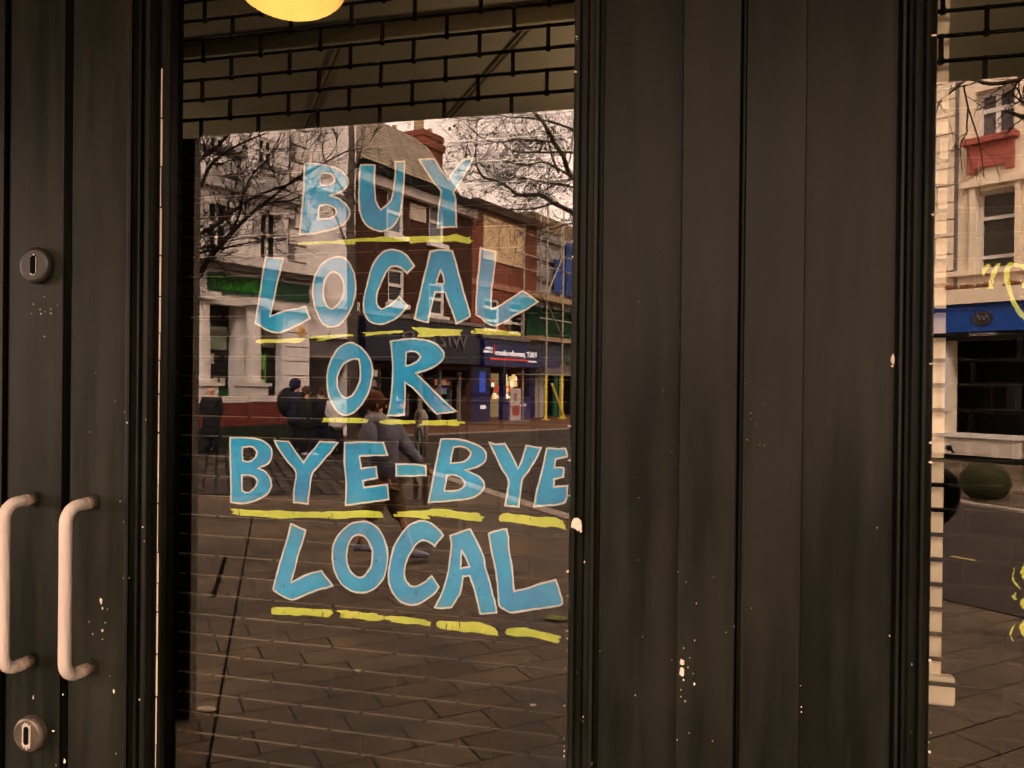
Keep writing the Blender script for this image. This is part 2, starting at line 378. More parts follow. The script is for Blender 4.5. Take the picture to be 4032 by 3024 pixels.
for lx, lb in ((-.05, 'added fill lamp for the shop ceiling, unseen behind the stiles between the two glasses'), (-3.3, 'added fill lamp for the shop ceiling, unseen far left behind the handled door')):  # two unseen lamps, added to brighten the inner ceiling
    pend = empty('fill_lamp', (lx, 1.9, ZI), lb, 'lamp', 'added fill lamps in the shop')
    mb = MB(); mb.tube([(lx,1.9,ZI-.001),(lx,1.9,2.2)], .008, 8); mb.build('cord', M_GAP, pend)
    mb = MB(); mb.ball((lx,1.9,2.12), .10, nu=20, nv=14); mb.build('lamp_shade', mat('fill_glow', (.8,.6,.3), .5, emit=(1,.76,.48,1.55)), pend, smooth=True)
# pale boards standing inside
def board(name, px0, px1, py0, py1, y, col, label, th=.02):
    a = on_y(px0, py1, y); b2 = on_y(px1, py0, y); c = on_y((px0+px1)/2, py1, y)
    mb = MB(); mb.box(a.x, b2.x, y, y+th, on_y(px0, py1, y).z, on_y(px0, py0, y).z)
    o = mb.build(name, mat(name+'_mat_%d' % px0, col, .8, .08, 5), None, bevel=.004); return tag(o, label, 'board')
board('display_board', 3560, 3747, -200, 2745, .135, (.90,.78,.62), 'tall pale board standing inside behind the grille of the right-hand door')
board('display_board', 3590, 3765, 2655, 2770, .125, (.92,.80,.64), 'low pale block at the foot of the tall pale board inside the right-hand door')
board('display_board', 1800, 2086, 1560, 2232, .42, (.06,.05,.04), 'faint grey board standing inside behind the painted door glass')

# ------------------------------------------------------------------ hardware
def handle(px, ytop, ybot, parent, fix_px):
    y0 = -.004; yo = -.062
    top = on_y(px, ytop, yo); bot = on_y(px, ybot, yo); x = top.x
    r = .0098; zt, zb = top.z-.010, bot.z+.010
    fx = x
    pts = [(fx, y0, zt)]
    for k in range(7):
        a = math.pi/2*k/6; pts.append((x, yo+.026-.026*math.sin(a), zt-.026+.026*math.cos(a)))
    pts += [(x, yo, zt-.05+(zb-zt+.1)*i/5) for i in range(6)]
    for k in range(7):
        a = math.pi/2*k/6; pts.append((x, yo+.026-.026*math.cos(a), zb+.026-.026*math.sin(a)))
    pts.append((x, y0, zb))
    mb = MB(); mb.tube(pts, r, 16); h = mb.build('pull_handle', M_STEELW, parent, smooth=True)
    mb = MB()
    for z in (zt, zb): mb.tube([(x, y0-.001, z), (x, y0-.0045, z)], .0135, 16)
    mb.build('collar', M_DOOR, h, smooth=False)
    # rusty ends
    mb = MB()
    mb.tube([(x, y0-.005, zt), (x, y0-.020, zt)], r+.0006, 14); mb.tube([(x, y0-.005, zb), (x, y0-.028, zb)], r+.0006, 14)
    mb.build('worn_end', mat('worn_paint', (.22,.17,.12), .6, .4, 90, bump=.4), h, smooth=True)
handle(16, 1962, 2672, dA, 145)
handle(260, 1974, 2700, dB, 390)
def escutcheon(px, py, rad, parent, worn):
    c = on_y(px, py, -.018)
    mb = MB(); mb.tube([(c.x, -.0035, c.z), (c.x, -.013, c.z), (c.x, -.0165, c.z), (c.x, -.018, c.z)], [rad, rad, rad*.93, rad*.82], 40)
    e = mb.build('keyhole_plate', mat('painted_plate', (.012,.011,.008), .4, .2, 40, spec=.4) if not worn else M_BRASS, parent, label='round keyhole plate worn to bright metal' if worn else None)
    k = MB(); h = rad*.52; wd = rad*.17
    n = 10; v = []
    for i in range(n+1):
        a = math.pi*i/n; v.append((c.x+wd*math.cos(a), 0, c.z+h-wd+wd*math.sin(a)))
    for i in range(n+1):
        a = math.pi+math.pi*i/n; v.append((c.x+wd*math.cos(a), 0, c.z-h+wd+wd*math.sin(a)))
    m = len(v)
    k.poly([(p[0], -.0190, p[2]) for p in v]+[(p[0], -.0175, p[2]) for p in v], [tuple(range(m)), tuple(range(m,2*m))[::-1]]+[(i,(i+1)%m,(i+1)%m+m,i+m) for i in range(m)])
    k.build('keyhole', M_GAP, e)
    # bright worn rim
    b = MB(); rr = random.Random(5+int(worn))
    for i in range(m):
        if not worn and (v[i][2] > c.z+.2*h or rr.random() < .1) and i % 4: continue
        p = Vector(v[i]); q = Vector(v[(i+1) % m]); d0 = (p-Vector((c.x,0,c.z))); d0.y = 0
        t = rr.uniform(.0012,.0026) if not worn else rr.uniform(.004,.009)
        dp = (p-Vector((c.x,0,c.z))).normalized()*t; dq = (q-Vector((c.x,0,c.z))).normalized()*t*rr.uniform(.7,1.2)
        b.hexa([(p.x,-.0184,p.z),(q.x,-.0184,q.z),(q.x+dq.x,-.0184,q.z+dq.z),(p.x+dp.x,-.0184,p.z+dp.z),(p.x,-.0179,p.z),(q.x,-.0179,q.z),(q.x+dq.x,-.0179,q.z+dq.z),(p.x+dp.x,-.0179,p.z+dp.z)])
    b.build('worn_rim', M_BRIGHT, e)
escutcheon(130, 1043, .0305, dA, False)
escutcheon(103, 2897, .0295, dA, True)

# paint chips: irregular flakes where the photograph shows them
def flakes(spots, y, parent, seed=1):
    mb = MB(); rr = random.Random(seed)
    for (px, py, wx, hy) in spots:
        c = on_y(px, py, y); n = 9; s = 1/FPX*1.12
        v = []
        for i in range(n):
            a = 2*math.pi*i/n; k = rr.uniform(.6, 1.15)
            v.append((c.x+wx/2*s*k*math.cos(a), 0, c.z+hy/2*s*k*math.sin(a)))
        mb.poly([(p[0], y-.0004, p[2]) for p in v]+[(p[0], y+.0004, p[2]) for p in v], [tuple(range(n)), tuple(range(n,2*n))[::-1]]+[(i,(i+1)%n,(i+1)%n+n,i+n) for i in range(n)])
    return mb.build('paint_chip', M_CHIP, parent)
def sc(ox, oy, k, lst): return [(ox+a*k, oy+b*k, c*k, d*k) for a,b,c,d in lst]
flakes(sc(0,900,.603, [(290,446,6,6),(217,493,7,8),(374,499,5,7),(262,528,7,10),(332,525,5,8),(293,542,5,6),(268,556,16,9),(332,553,12,10),(205,555,6,5),(291,705,11,9),(266,234,5,5)]) +
       [(95,2690,60,5),], -.0043, dA, 2) if False else flakes(sc(0,900,.603, [(290,446,6,6),(217,493,7,8),(374,499,5,7),(262,528,7,10),(332,525,5,8),(293,542,5,6),(268,556,16,9),(332,553,12,10),(205,555,6,5),(291,705,11,9)])+
       sc(0,1850,.708, [(297,1452,24,14),(312,1642,6,8),(185,1265,9,30)]), -.0042, dA, 2)
flakes(sc(0,1850,.708, [(562,730,24,44),(570,770,12,18),(495,845,8,10),(585,850,7,9),(570,893,14,24),(516,912,8,9),(570,942,8,8),(634,1232,16,30),(597,775,6,6),(645,1578,5,12),
       (360,1620,16,34),(350,1250,8,14),(610,1147,6,6)])+sc(0,900,.603,[(750,1127,7,6),(588,1328,8,7),(625,944,5,6)]), -.0042, dB, 3)
flakes(sc(0,1850,.708,[(688,288,8,7),(668,175,6,10),(720,600,6,6),(794,317,12,12),(803,398,7,10),(776,1278,12,12),(686,602,8,8)])+sc(0,900,.603,[(813,1198,9,9),(831,1266,13,11),(953,1247,7,10)]), -.0102, dB, 4)
flakes(sc(1600,2000,.36166,[(1855,185,118,150),(1900,250,30,50),(1940,588,18,24)]), -.0102, dB, 5)
flakes(sc(1600,2000,.36166,[(1755,690,34,30),(1760,956,30,8),(1750,1340,36,8),(1753,1420,22,16)])+sc(1600,2424,.36166,[(1732,573,10,14),(1722,980,10,20),(1716,1345,9,16),(1720,1475,13,20),(1716,1530,13,22),(1716,1420,6,10)])+
       sc(2200,0,.678,[(103,213,20,9),(108,229,9,8),(99,416,20,12),(80,1399,16,6),(80,1490,12,12)])+sc(2200,1000,.678,[(65,1000,22,9),(64,1197,20,7)])+sc(1500,1500,.36166,[(2050,488,46,14),(2052,865,38,14),(2050,1248,30,12)]), -.0103, dB, 6)
flakes(sc(1600,2424,.36166,[(1852,620,10,16),(1925,1100,16,18),(1922,1153,14,16),(1893,1130,5,18),(2020,1610,10,34)]), -.0064, dB, 7)
flakes(sc(2200,1000,.678,[(466,277,4,4),(604,792,4,4),(656,1149,4,5),(440,1298,3,3),(466,1415,4,4)])+sc(2200,2000,.678,[(460,302,4,5),(445,1087,6,6),(239,831,5,5),(486,748,4,4),(657,883,5,6)]), -.0005, dB, 8)
flakes(sc(2200,2000,.678,[(716,890,30,26),(718,905,26,20),(715,955,28,60),(725,998,12,12),(725,813,7,9),(739,430,6,6),(692,370,8,6),(799,554,6,6),(789,768,6,7),(751,926,7,8),(781,962,5,7),(788,1022,10,16),
       (761,870,6,4),(735,1122,9,8),(709,1096,6,8),(710,1056,5,8),(756,1308,6,6),(900,402,4,4),(893,1354,5,4),(1019,689,6,6),(972,722,8,4),(688,1347,6,6)])+sc(2200,1000,.678,[(704,503,6,6)]), -.0216, dB, 9)
flakes(sc(2200,2000,.678,[(1405,1032,6,6),(1409,1156,7,7),(1409,1184,7,7),(1118,582,3,8)])+sc(2200,1000,.678,[(1085,753,4,5),(1094,1079,5,6),(1116,924,4,4),(1115,960,4,5),(1147,987,4,4),(1168,1109,4,3),(1194,1113,6,4),(1196,877,3,3)]), -.0216, dC, 10)
flakes(sc(2200,1000,.678,[(1940,615,22,60),(1936,650,14,14),(1850,1588,4,8)])+sc(2200,2000,.678,[(1849,115,4,9),(1921,743,9,9)]), -.0006, dC, 11)
flakes(sc(2200,2000,.678,[(2155,885,18,16),(2162,905,10,12),(2153,1417,17,16),(2148,1361,9,8),(2159,1304,6,8),(2050,908,3,14),(2047,1303,4,5)])+sc(2200,1000,.678,[(2162,638,22,8),(2160,1096,20,14),(2158,1210,20,14),(2171,942,6,8)])+
       sc(2200,0,.678,[(2180,205,24,14),(2173,1247,18,12)]), -.0112, dC, 12)

# ------------------------------------------------------------------ painted letters on the inner face of the glass
K = .36166
O1,O2,O3,O4,O5,O6,G4,G5,H4 = (700,400),(1500,400),(700,1000),(1500,1000),(700,1500),(1500,1500),(1000,2000),(1600,2000),(1100,1300)
YL = GY+.0068
def smooth_loop(P, corner=50):
    """round off the gentle bends of a traced outline, keep its sharp corners"""
    n = len(P); out = []
    def ang(i):
        a = Vector(P[i])-Vector(P[i-1]); b = Vector(P[(i+1) % n])-Vector(P[i])
        return math.degrees(a.angle(b)) if a.length and b.length else 0
    A = [ang(i) < corner for i in range(n)]
    for i in range(n):
        p0, p1, p2, p3 = (Vector(P[(i+k-1) % n]) for k in range(4))
        t1 = (p2-p0)/2 if A[i] else (p2-p1)
        t2 = (p3-p1)/2 if A[(i+1) % n] else (p2-p1)
        L0 = (p2-p1).length
        if t1.length > L0: t1 = t1.normalized()*L0
        if t2.length > L0: t2 = t2.normalized()*L0
        for k in range(3):
            t = k/3; h = (2*t**3-3*t*t+1)*p1+(t**3-2*t*t+t)*t1+(-2*t**3+3*t*t)*p2+(t**3-t*t)*t2
            out.append((h.x, h.y))
    return out
def to_glass(org, pts, y=YL, jit=0, rr=None):
    out = []
    for (a, b) in pts:
        p = on_y(org[0]+a*K, org[1]+b*K, y)
        out.append((p.x+(rr.uniform(-jit,jit) if rr else 0), p.z+(rr.uniform(-jit,jit) if rr else 0)))
    return out
def slab_xy(loops, y0, y1):
    """thin plate in the xz plane with holes"""
    vs = [[Vector((x, z, 0)) for x, z in lp] for lp in loops]
    tris = tessellate_polygon(vs); flat = [p for lp in vs for p in lp]; n = len(flat)
    mb = MB(); v = [(p.x, y0, p.y) for p in flat]+[(p.x, y1, p.y) for p in flat]
    f = [tuple(t) for t in tris]+[tuple(i+n for i in t)[::-1] for t in tris]; s = 0
    for lp in vs:
        m = len(lp); f += [(s+i, s+(i+1) % m, s+(i+1) % m+n, s+i+n) for i in range(m)]; s += m
    mb.poly(v, f); return mb
def band(loop, wd, y0, y1, mb, rr):
    n = len(loop); ws = [wd*rr.uniform(.75,1.2) for _ in range(n)]
    inn, outr = [], []
    for i in range(n):
        p = Vector(loop[i]); a = (p-Vector(loop[i-1])); b = (Vector(loop[(i+1) % n])-p)
        a = a.normalized() if a.length > 1e-9 else Vector((1,0)); b = b.normalized() if b.length > 1e-9 else a
        t = (a+b); t = t.normalized() if t.length > .3 else a
        nn = Vector((-t.y, t.x)); k = min(1.6, 1/max(.5, math.sqrt(max(.01, (1+a.dot(b))/2))))
        outr.append(p+nn*ws[i]/2*k); inn.append(p-nn*ws[i]/2*k)
    v = [(p.x, y0, p.y) for p in inn]+[(p.x, y0, p.y) for p in outr]+[(p.x, y1, p.y) for p in inn]+[(p.x, y1, p.y) for p in outr]
    f = []
    for i in range(n):
        j = (i+1) % n
        f += [(i,j,n+j,n+i), (2*n+i,3*n+i,3*n+j,2*n+j), (i,2*n+i,2*n+j,j), (n+i,n+j,3*n+j,3*n+i)]
    mb.poly(v, f)
LN = [0]
def letter(ch, org, outer, holes=(), parent=None, label=None, cx=False):
    LN[0] += 1; rr = random.Random(LN[0]*13)
    corner = 50
    lo = [smooth_loop(outer, corner)]+[smooth_loop(h, corner) for h in holes]
    L2 = [to_glass(org, l, YL, .0004, rr) for l in lo]
    fill = slab_xy(L2, YL, YL+.0003).build('painted_letter', M_BLUE, dB, label=label or 'blue painted letter %s with white outline' % ch)
    mb = MB()
    for l in L2: band(l, .0027, YL-.0004, YL-.0001, mb, rr)
    mb.build('outline', M_WHITE, fill)
B1=[(1385,682),(1440,672),(1560,685),(1690,715),(1790,765),(1845,830),(1855,890),(1820,950),(1740,1000),(1650,1022),(1740,1052),(1820,1110),(1868,1180),(1868,1250),(1810,1330),(1700,1385),(1560,1420),(1440,1440),(1330,1448),(1335,1380),(1350,1200),(1368,1000),(1380,800)]
letter('B',O1,B1,[[(1560,785),(1620,775),(1680,790),(1712,830),(1700,880),(1640,912),(1560,912),(1548,850)],[(1540,1135),(1620,1125),(1690,1145),(1728,1190),(1715,1240),(1660,1270),(1530,1285),(1533,1200)]],label='blue painted letter B of BUY, top left')
letter('U',O2,[(-224,690),(-67,690),(-72,880),(-62,1050),(-37,1130),(0,1178),(60,1130),(115,1060),(140,960),(155,800),(158,655),(260,650),(250,860),(238,1040),(215,1190),(180,1290),(120,1365),(50,1405),(0,1412),(-60,1400),(-130,1365),(-195,1290),(-230,1190),(-240,1050),(-235,850)],label='blue painted letter U of BUY')
letter('Y',O2,[(418,630),(580,625),(640,720),(735,850),(775,790),(880,650),(1000,615),(940,740),(858,885),(790,985),(812,1060),(815,1200),(822,1365),(620,1372),(630,1180),(655,975),(590,900),(510,780),(450,690)],label='blue painted letter Y of BUY')
letter('L',O3,[(960,35),(1145,50),(1125,150),(1080,330),(1040,520),(1005,680),(1150,625),(1390,577),(1443,700),(1300,780),(1150,845),(1080,857),(1000,840),(930,800),(848,755),(860,640),(885,520),(915,300),(940,130)],label='blue painted first L of the upper LOCAL')
letter('O',O3,[(1735,30),(1820,50),(1880,120),(1920,220),(1938,340),(1925,470),(1885,600),(1820,710),(1740,780),(1680,795),(1610,780),(1545,710),(1500,600),(1480,500),(1468,400),(1490,260),(1540,150),(1630,65)],[[(1700,195),(1760,225),(1800,290),(1812,370),(1800,450),(1760,530),(1700,590),(1665,598),(1620,565),(1590,480),(1585,380),(1605,280),(1650,215)]],label='blue painted O of the upper LOCAL')
letter('C',O4,[(0,-5),(70,-40),(150,-45),(230,-20),(300,40),(360,128),(285,212),(220,150),(150,130),(90,150),(40,230),(0,320),(-42,430),(-47,520),(-32,570),(0,600),(40,590),(100,555),(160,510),(200,465),(285,565),(230,640),(150,710),(50,755),(-12,765),(-112,740),(-172,660),(-192,550),(-177,450),(-142,300),(-92,130)],label='blue painted C of the upper LOCAL')
letter('A',O4,[(540,-28),(650,-45),(778,-30),(810,80),(850,230),(900,420),(950,580),(975,680),(900,720),(820,760),(790,660),(755,570),(700,420),(590,410),(555,550),(530,660),(515,743),(440,730),(368,705),(400,560),(450,340),(490,180),(520,50)],[[(650,170),(685,260),(690,325),(600,325),(620,250)]],label='blue painted A of the upper LOCAL')
letter('L',O4,[(1085,-60),(1250,-25),(1245,60),(1230,200),(1210,350),(1198,500),(1200,605),(1290,570),(1400,495),(1535,403),(1600,440),(1703,522),(1600,590),(1450,670),(1340,745),(1230,780),(1130,730),(1090,690),(1040,668),(1038,560),(1050,330),(1070,130)],label='blue painted last L of the upper LOCAL')
letter('O',H4,[(775,132),(860,170),(940,240),(990,320),(1015,430),(1005,540),(970,680),(900,800),(830,880),(760,920),(690,920),(630,880),(580,810),(540,720),(525,630),(520,500),(540,390),(590,270),(660,180)],[[(800,315),(870,318),(882,430),(878,550),(840,640),(790,715),(730,742),(680,715),(640,640),(628,540),(650,450),(700,370)]],label='blue painted O of OR')
letter('R',H4,[(1210,122),(1340,102),(1480,95),(1620,115),(1720,165),(1780,230),(1793,290),(1750,350),(1660,410),(1560,445),(1485,470),(1600,580),(1720,700),(1860,830),(1930,885),(1820,897),(1715,912),(1600,790),(1490,660),(1370,565),(1368,700),(1362,850),(1360,922),(1270,930),(1180,930),(1200,850),(1220,700),(1235,500),(1232,300)],[[(1380,240),(1450,228),(1510,250),(1540,290),(1500,340),(1440,375),(1375,388)]],label='blue painted R of OR')
letter('B',O5,[(570,620),(700,617),(830,625),(930,655),(1000,710),(1025,780),(1010,860),(960,915),(875,950),(950,985),(1005,1060),(1020,1140),(990,1210),(930,1260),(850,1300),(760,1328),(680,1332),(578,1318),(580,1100),(575,850)],[[(705,725),(780,712),(840,735),(862,785),(830,850),(770,878),(708,870)],[(697,1025),(780,1025),(850,1055),(870,1100),(840,1160),(790,1205),(740,1212),(700,1195)]],label='blue painted first B of BYE-BYE')
letter('Y',O5,[(1055,650),(1205,658),(1270,750),(1370,890),(1460,770),(1550,660),(1745,670),(1640,800),(1530,930),(1460,1020),(1440,1150),(1425,1250),(1420,1338),(1340,1328),(1262,1322),(1262,1200),(1290,1000),(1200,880),(1110,760)],label='blue painted first Y of BYE-BYE')
letter('E',O5,[(1820,672),(1815,900),(1835,1100),(1830,1355),(2000,1330),(2212,1300),(2297,1290),(2285,1128),(2150,1145),(2030,1162),(2012,1090),(2170,1055),(2160,935),(2060,945),(2000,955),(1978,820),(2100,810),(2285,808),(2262,745),(2240,672),(2030,664)],label='blue painted first E of BYE-BYE')
letter('-',O6,[(165,905),(330,908),(485,920),(493,1028),(330,1032),(167,1033)],label='blue painted hyphen of BYE-BYE')
letter('B',O6,[(655,632),(800,632),(930,655),(1050,700),(1130,760),(1148,830),(1110,900),(1020,945),(915,972),(1020,1015),(1090,1060),(1125,1130),(1100,1200),(1020,1260),(900,1290),(750,1305),(515,1322),(560,1120),(600,900),(630,750)],[[(790,725),(870,712),(940,735),(980,780),(965,830),(900,880),(760,895),(770,820)],[(720,1025),(800,1025),(880,1060),(915,1110),(890,1160),(810,1195),(690,1195),(705,1110)]],label='blue painted second B of BYE-BYE')
letter('Y',O6,[(1178,668),(1250,690),(1350,685),(1420,800),(1493,960),(1540,850),(1580,705),(1742,728),(1680,860),(1610,970),(1540,1070),(1520,1200),(1502,1370),(1430,1365),(1350,1355),(1370,1240),(1392,1080),(1320,960),(1250,820)],label='blue painted second Y of BYE-BYE')
letter('E',O6,[(1808,732),(1910,738),(2010,735),(2030,825),(1900,850),(1885,940),(1990,945),(1985,1045),(1885,1072),(1880,1155),(2030,1138),(2025,1260),(2000,1320),(1930,1345),(1800,1358),(1665,1368),(1700,1180),(1760,950)],label='blue painted last E of BYE-BYE')
letter('L',G4,[(403,175),(560,245),(535,350),(490,480),(440,680),(400,820),(470,780),(600,715),(735,685),(860,845),(780,870),(680,895),(560,945),(435,1000),(360,985),(280,940),(218,895),(215,860),(250,720),(300,540),(360,350)],label='blue painted first L of the lower LOCAL')
letter('O',G4,[(1160,148),(1260,160),(1350,225),(1410,320),(1445,430),(1455,560),(1440,680),(1400,780),(1330,860),(1250,910),(1150,922),(1060,900),(970,840),(910,760),(870,650),(855,530),(858,440),(890,340),(950,260),(1040,180)],[[(1150,290),(1210,315),(1260,390),(1290,480),(1280,630),(1240,690),(1190,750),(1140,755),(1080,720),(1030,650),(1010,560),(1015,450),(1050,350),(1100,300)]],label='blue painted O of the lower LOCAL')
letter('C',G4,[(1800,143),(1880,148),(1960,190),(2020,245),(2062,300),(2010,360),(1968,412),(1900,370),(1830,350),(1770,390),(1710,480),(1660,580),(1635,690),(1650,780),(1700,845),(1770,852),(1860,810),(1935,738),(2012,860),(1960,935),(1880,990),(1790,1045),(1690,1055),(1600,1020),(1530,950),(1480,850),(1465,740),(1480,600),(1520,440),(1590,310),(1690,190)],label='blue painted C of the lower LOCAL')
letter('A',G5,[(480,303),(580,265),(692,230),(740,310),(790,410),(840,520),(860,640),(900,780),(930,900),(970,1050),(982,1140),(890,1148),(805,1152),(780,1040),(740,880),(690,740),(615,742),(600,870),(560,980),(490,1083),(400,1090),(308,1088),(370,970),(420,830),(460,680),(475,560),(490,400)],[[(600,460),(650,540),(685,640),(590,658),(595,560)]],label='blue painted A of the lower LOCAL')
letter('L',G5,[(897,282),(980,250),(1090,228),(1112,330),(1120,480),(1150,640),(1160,780),(1175,905),(1250,890),(1330,870),(1480,820),(1625,782),(1650,850),(1690,980),(1700,1040),(1660,1065),(1500,1085),(1320,1115),(1140,1138),(1060,1100),(1012,1060),(1000,900),(975,700),(940,520)],label='blue painted last L of the lower LOCAL')
def dash(org, pts, parent=None, name='yellow_stroke', corner=75, y=YL):
    LN[0] += 1; rr = random.Random(LN[0]*17)
    l = to_glass(org, smooth_loop(pts, corner), y, .0009, rr)
    return slab_xy([l], y-.0001, y+.0002).build(name, M_YEL, parent or dB)
for org, pts in (
 (O2,[(-912,1540),(-800,1530),(-500,1510),(-250,1490),(0,1475),(220,1478),(450,1465),(700,1460),(830,1445),(900,1470),(970,1475),(965,1495),(1005,1505),(960,1545),(800,1525),(600,1530),(330,1540),(300,1520),(0,1525),(-270,1525),(-280,1550),(-600,1550),(-860,1560),(-905,1550)]),
 (O3,[(880,928),(1100,925),(1385,912),(1380,930),(1330,965),(1100,965),(900,972),(850,958)]),
 (O3,[(1430,900),(1700,880),(1915,870),(1915,890),(1750,908),(1520,952),(1510,940),(1600,920),(1470,922)]),
 (H4,[(885,25),(1100,12),(1345,5),(1345,25),(1200,40),(1050,50),(920,68),(940,45)]),
 (O4,[(320,795),(430,800),(600,815),(890,820),(890,838),(860,855),(870,888),(700,890),(560,895),(450,910),(390,905),(420,860),(360,820)]),
 (O4,[(1020,812),(1200,820),(1350,835),(1480,850),(1525,880),(1500,892),(1300,885),(1100,875),(975,865),(980,840),(1030,835)]),
 (H4,[(480,955),(700,952),(965,970),(960,1005),(700,1010),(460,1005),(475,985)]),
 (H4,[(1080,995),(1160,975),(1300,978),(1480,982),(1485,1018),(1350,1025),(1180,1022),(1110,1010)]),
 (H4,[(1550,990),(1750,975),(1930,975),(1940,992),(2025,995),(2020,1012),(1965,1015),(1960,1040),(1800,1035),(1525,1030),(1560,1010)]),
 (O5,[(555,1392),(640,1388),(760,1400),(940,1408),(960,1418),(1100,1412),(1500,1425),(1710,1415),(2000,1412),(2200,1425),(2230,1460),(2235,1495),(1900,1490),(1720,1500),(1500,1490),(1040,1500),(1030,1480),(720,1470),(570,1450),(610,1430),(590,1405)]),
 (O6,[(170,1420),(330,1415),(480,1410),(580,1392),(700,1398),(900,1425),(1070,1440),(1075,1460),(1128,1485),(1105,1500),(1095,1530),(1000,1525),(850,1500),(690,1485),(560,1470),(500,1465),(540,1495),(520,1505),(350,1485),(150,1475),(135,1455),(190,1450)]),
 (O6,[(1285,1480),(1320,1450),(1380,1435),(1500,1455),(1700,1475),(1850,1480),(1930,1500),(1990,1525),(1985,1545),(2005,1570),(2018,1625),(1900,1590),(1750,1590),(1550,1555),(1400,1530),(1300,1530)]),
 (G4,[(185,1095),(230,1078),(400,1085),(600,1095),(830,1110),(865,1150),(800,1190),(540,1170),(400,1170),(200,1160)]),
 (G4,[(890,1115),(1000,1115),(1180,1135),(1340,1148),(1350,1165),(1410,1180),(1415,1215),(1300,1230),(1130,1210),(950,1190),(940,1150)]),
 (G4,[(1420,1175),(1500,1175),(1700,1190),(1850,1215),(1925,1245),(1920,1280),(1750,1270),(1500,1245),(1480,1220),(1420,1210)]),
 (G5,[(320,1260),(360,1230),(540,1238),(800,1245),(900,1280),(980,1330),(1005,1400),(870,1375),(770,1360),(600,1345),(450,1330),(340,1295)]),
 (G5,[(1085,1325),(1170,1305),(1300,1305),(1450,1345),(1680,1390),(1685,1420),(1640,1430),(1665,1445),(1660,1475),(1500,1440),(1350,1400),(1120,1390),(1080,1365)])):
    dash(org, pts)
J6, K8 = (3632,900), (3632,2100)
for org, pts in (
 (J6,[(650,460),(670,410),(705,385),(752,405),(715,430),(690,470),(660,520)]),
 (J6,[(718,650),(730,560),(760,460),(800,385),(815,372),(858,385),(820,440),(790,520),(768,600),(765,655),(735,655)]),
 (J6,[(885,480),(900,420),(935,380),(985,368),(1106,400),(1240,470),(1240,510),(1106,440),(1040,420),(975,412),(950,440),(945,520),(960,620),(1000,740),(1050,840),(1106,920),(1240,1040),(1240,1100),(1106,1005),(1040,930),(980,830),(930,700),(895,580)]),
 (J6,[(1060,555),(1080,590),(1140,600),(1140,625),(1110,640),(1090,650),(1085,615)]),
 (K8,[(995,375),(1005,380),(992,460),(1012,530),(1075,600),(1060,603),(1003,550),(980,470)]),
 (K8,[(1070,430),(1085,380),(1130,330),(1200,340),(1230,420),(1200,500),(1140,520),(1090,480)]),
 (K8,[(965,680),(990,672),(1010,645),(1018,655),(1012,690),(1028,715),(1000,720),(975,705)]),
 (K8,[(1065,760),(1080,730),(1130,700),(1180,730),(1160,800),(1110,825),(1075,800)]),
 (K8,[(1055,1020),(1070,980),(1120,950),(1200,960),(1240,1040),(1200,1120),(1120,1140),(1075,1080)]),
 (K8,[(1020,965),(978,1040),(966,1110),(995,1170),(975,1165),(950,1100),(960,1040)])):
    dash(org, pts, dC, 'yellow_stroke')

# ------------------------------------------------------------------ lamp under the soffit, seen in the glass
d = ray(1143, -76); t = (zc-.03-EYE.z)/d.z; lp = mir(EYE+d*t)
lamp = empty('bulkhead_lamp', (lp.x, lp.y, zc), 'lit round yellow lamp on the soffit, reflected at the top of the painted door', 'lamp')
mb = MB(); mb.tube([(lp.x,lp.y,zc-.001),(lp.x,lp.y,zc-.03)], [.165,.165], 40); mb.build('base', mat('lamp_base', (.5,.42,.3), .5), lamp)
mb = MB(); mb.ball((lp.x,lp.y,zc-.031), .152, .152, .085, 40, 20)
mb.v = [Vector((p.x,p.y,min(p.z, zc-.031))) for p in mb.v]
m_l = mat('lamp_shade', (.9,.7,.3), .4, emit=(1, .52, .10, .9))
t = m_l.node_tree; N = t.nodes.new; L = t.links.new
gm = N('ShaderNodeTexCoord'); sp = N('ShaderNodeSeparateXYZ'); L(gm.outputs['Object'], sp.inputs[0])
cb = N('ShaderNodeCombineXYZ'); L(sp.outputs[0], cb.inputs[0]); L(sp.outputs[1], cb.inputs[1])
ln_ = N('ShaderNodeVectorMath'); ln_.operation = 'LENGTH'; L(cb.outputs[0], ln_.inputs[0])
rp_ = N('ShaderNodeValToRGB'); e0_ = rp_.color_ramp.elements; e0_[0].position = .06; e0_[0].color = (1,.60,.12,1); e0_[1].position = .152; e0_[1].color = (.42,.15,.03,1)
e_m = rp_.color_ramp.elements.new(.125); e_m.color = (.95,.50,.10,1)
L(ln_.outputs['Value'], rp_.inputs[0]); bb = t.nodes['Principled BSDF']; L(rp_.outputs[0], bb.inputs['Emission Color']); bb.inputs['Base Color'].default_value = (.3,.2,.1,1)
mb.build('lamp_shade', m_l, lamp, smooth=True)

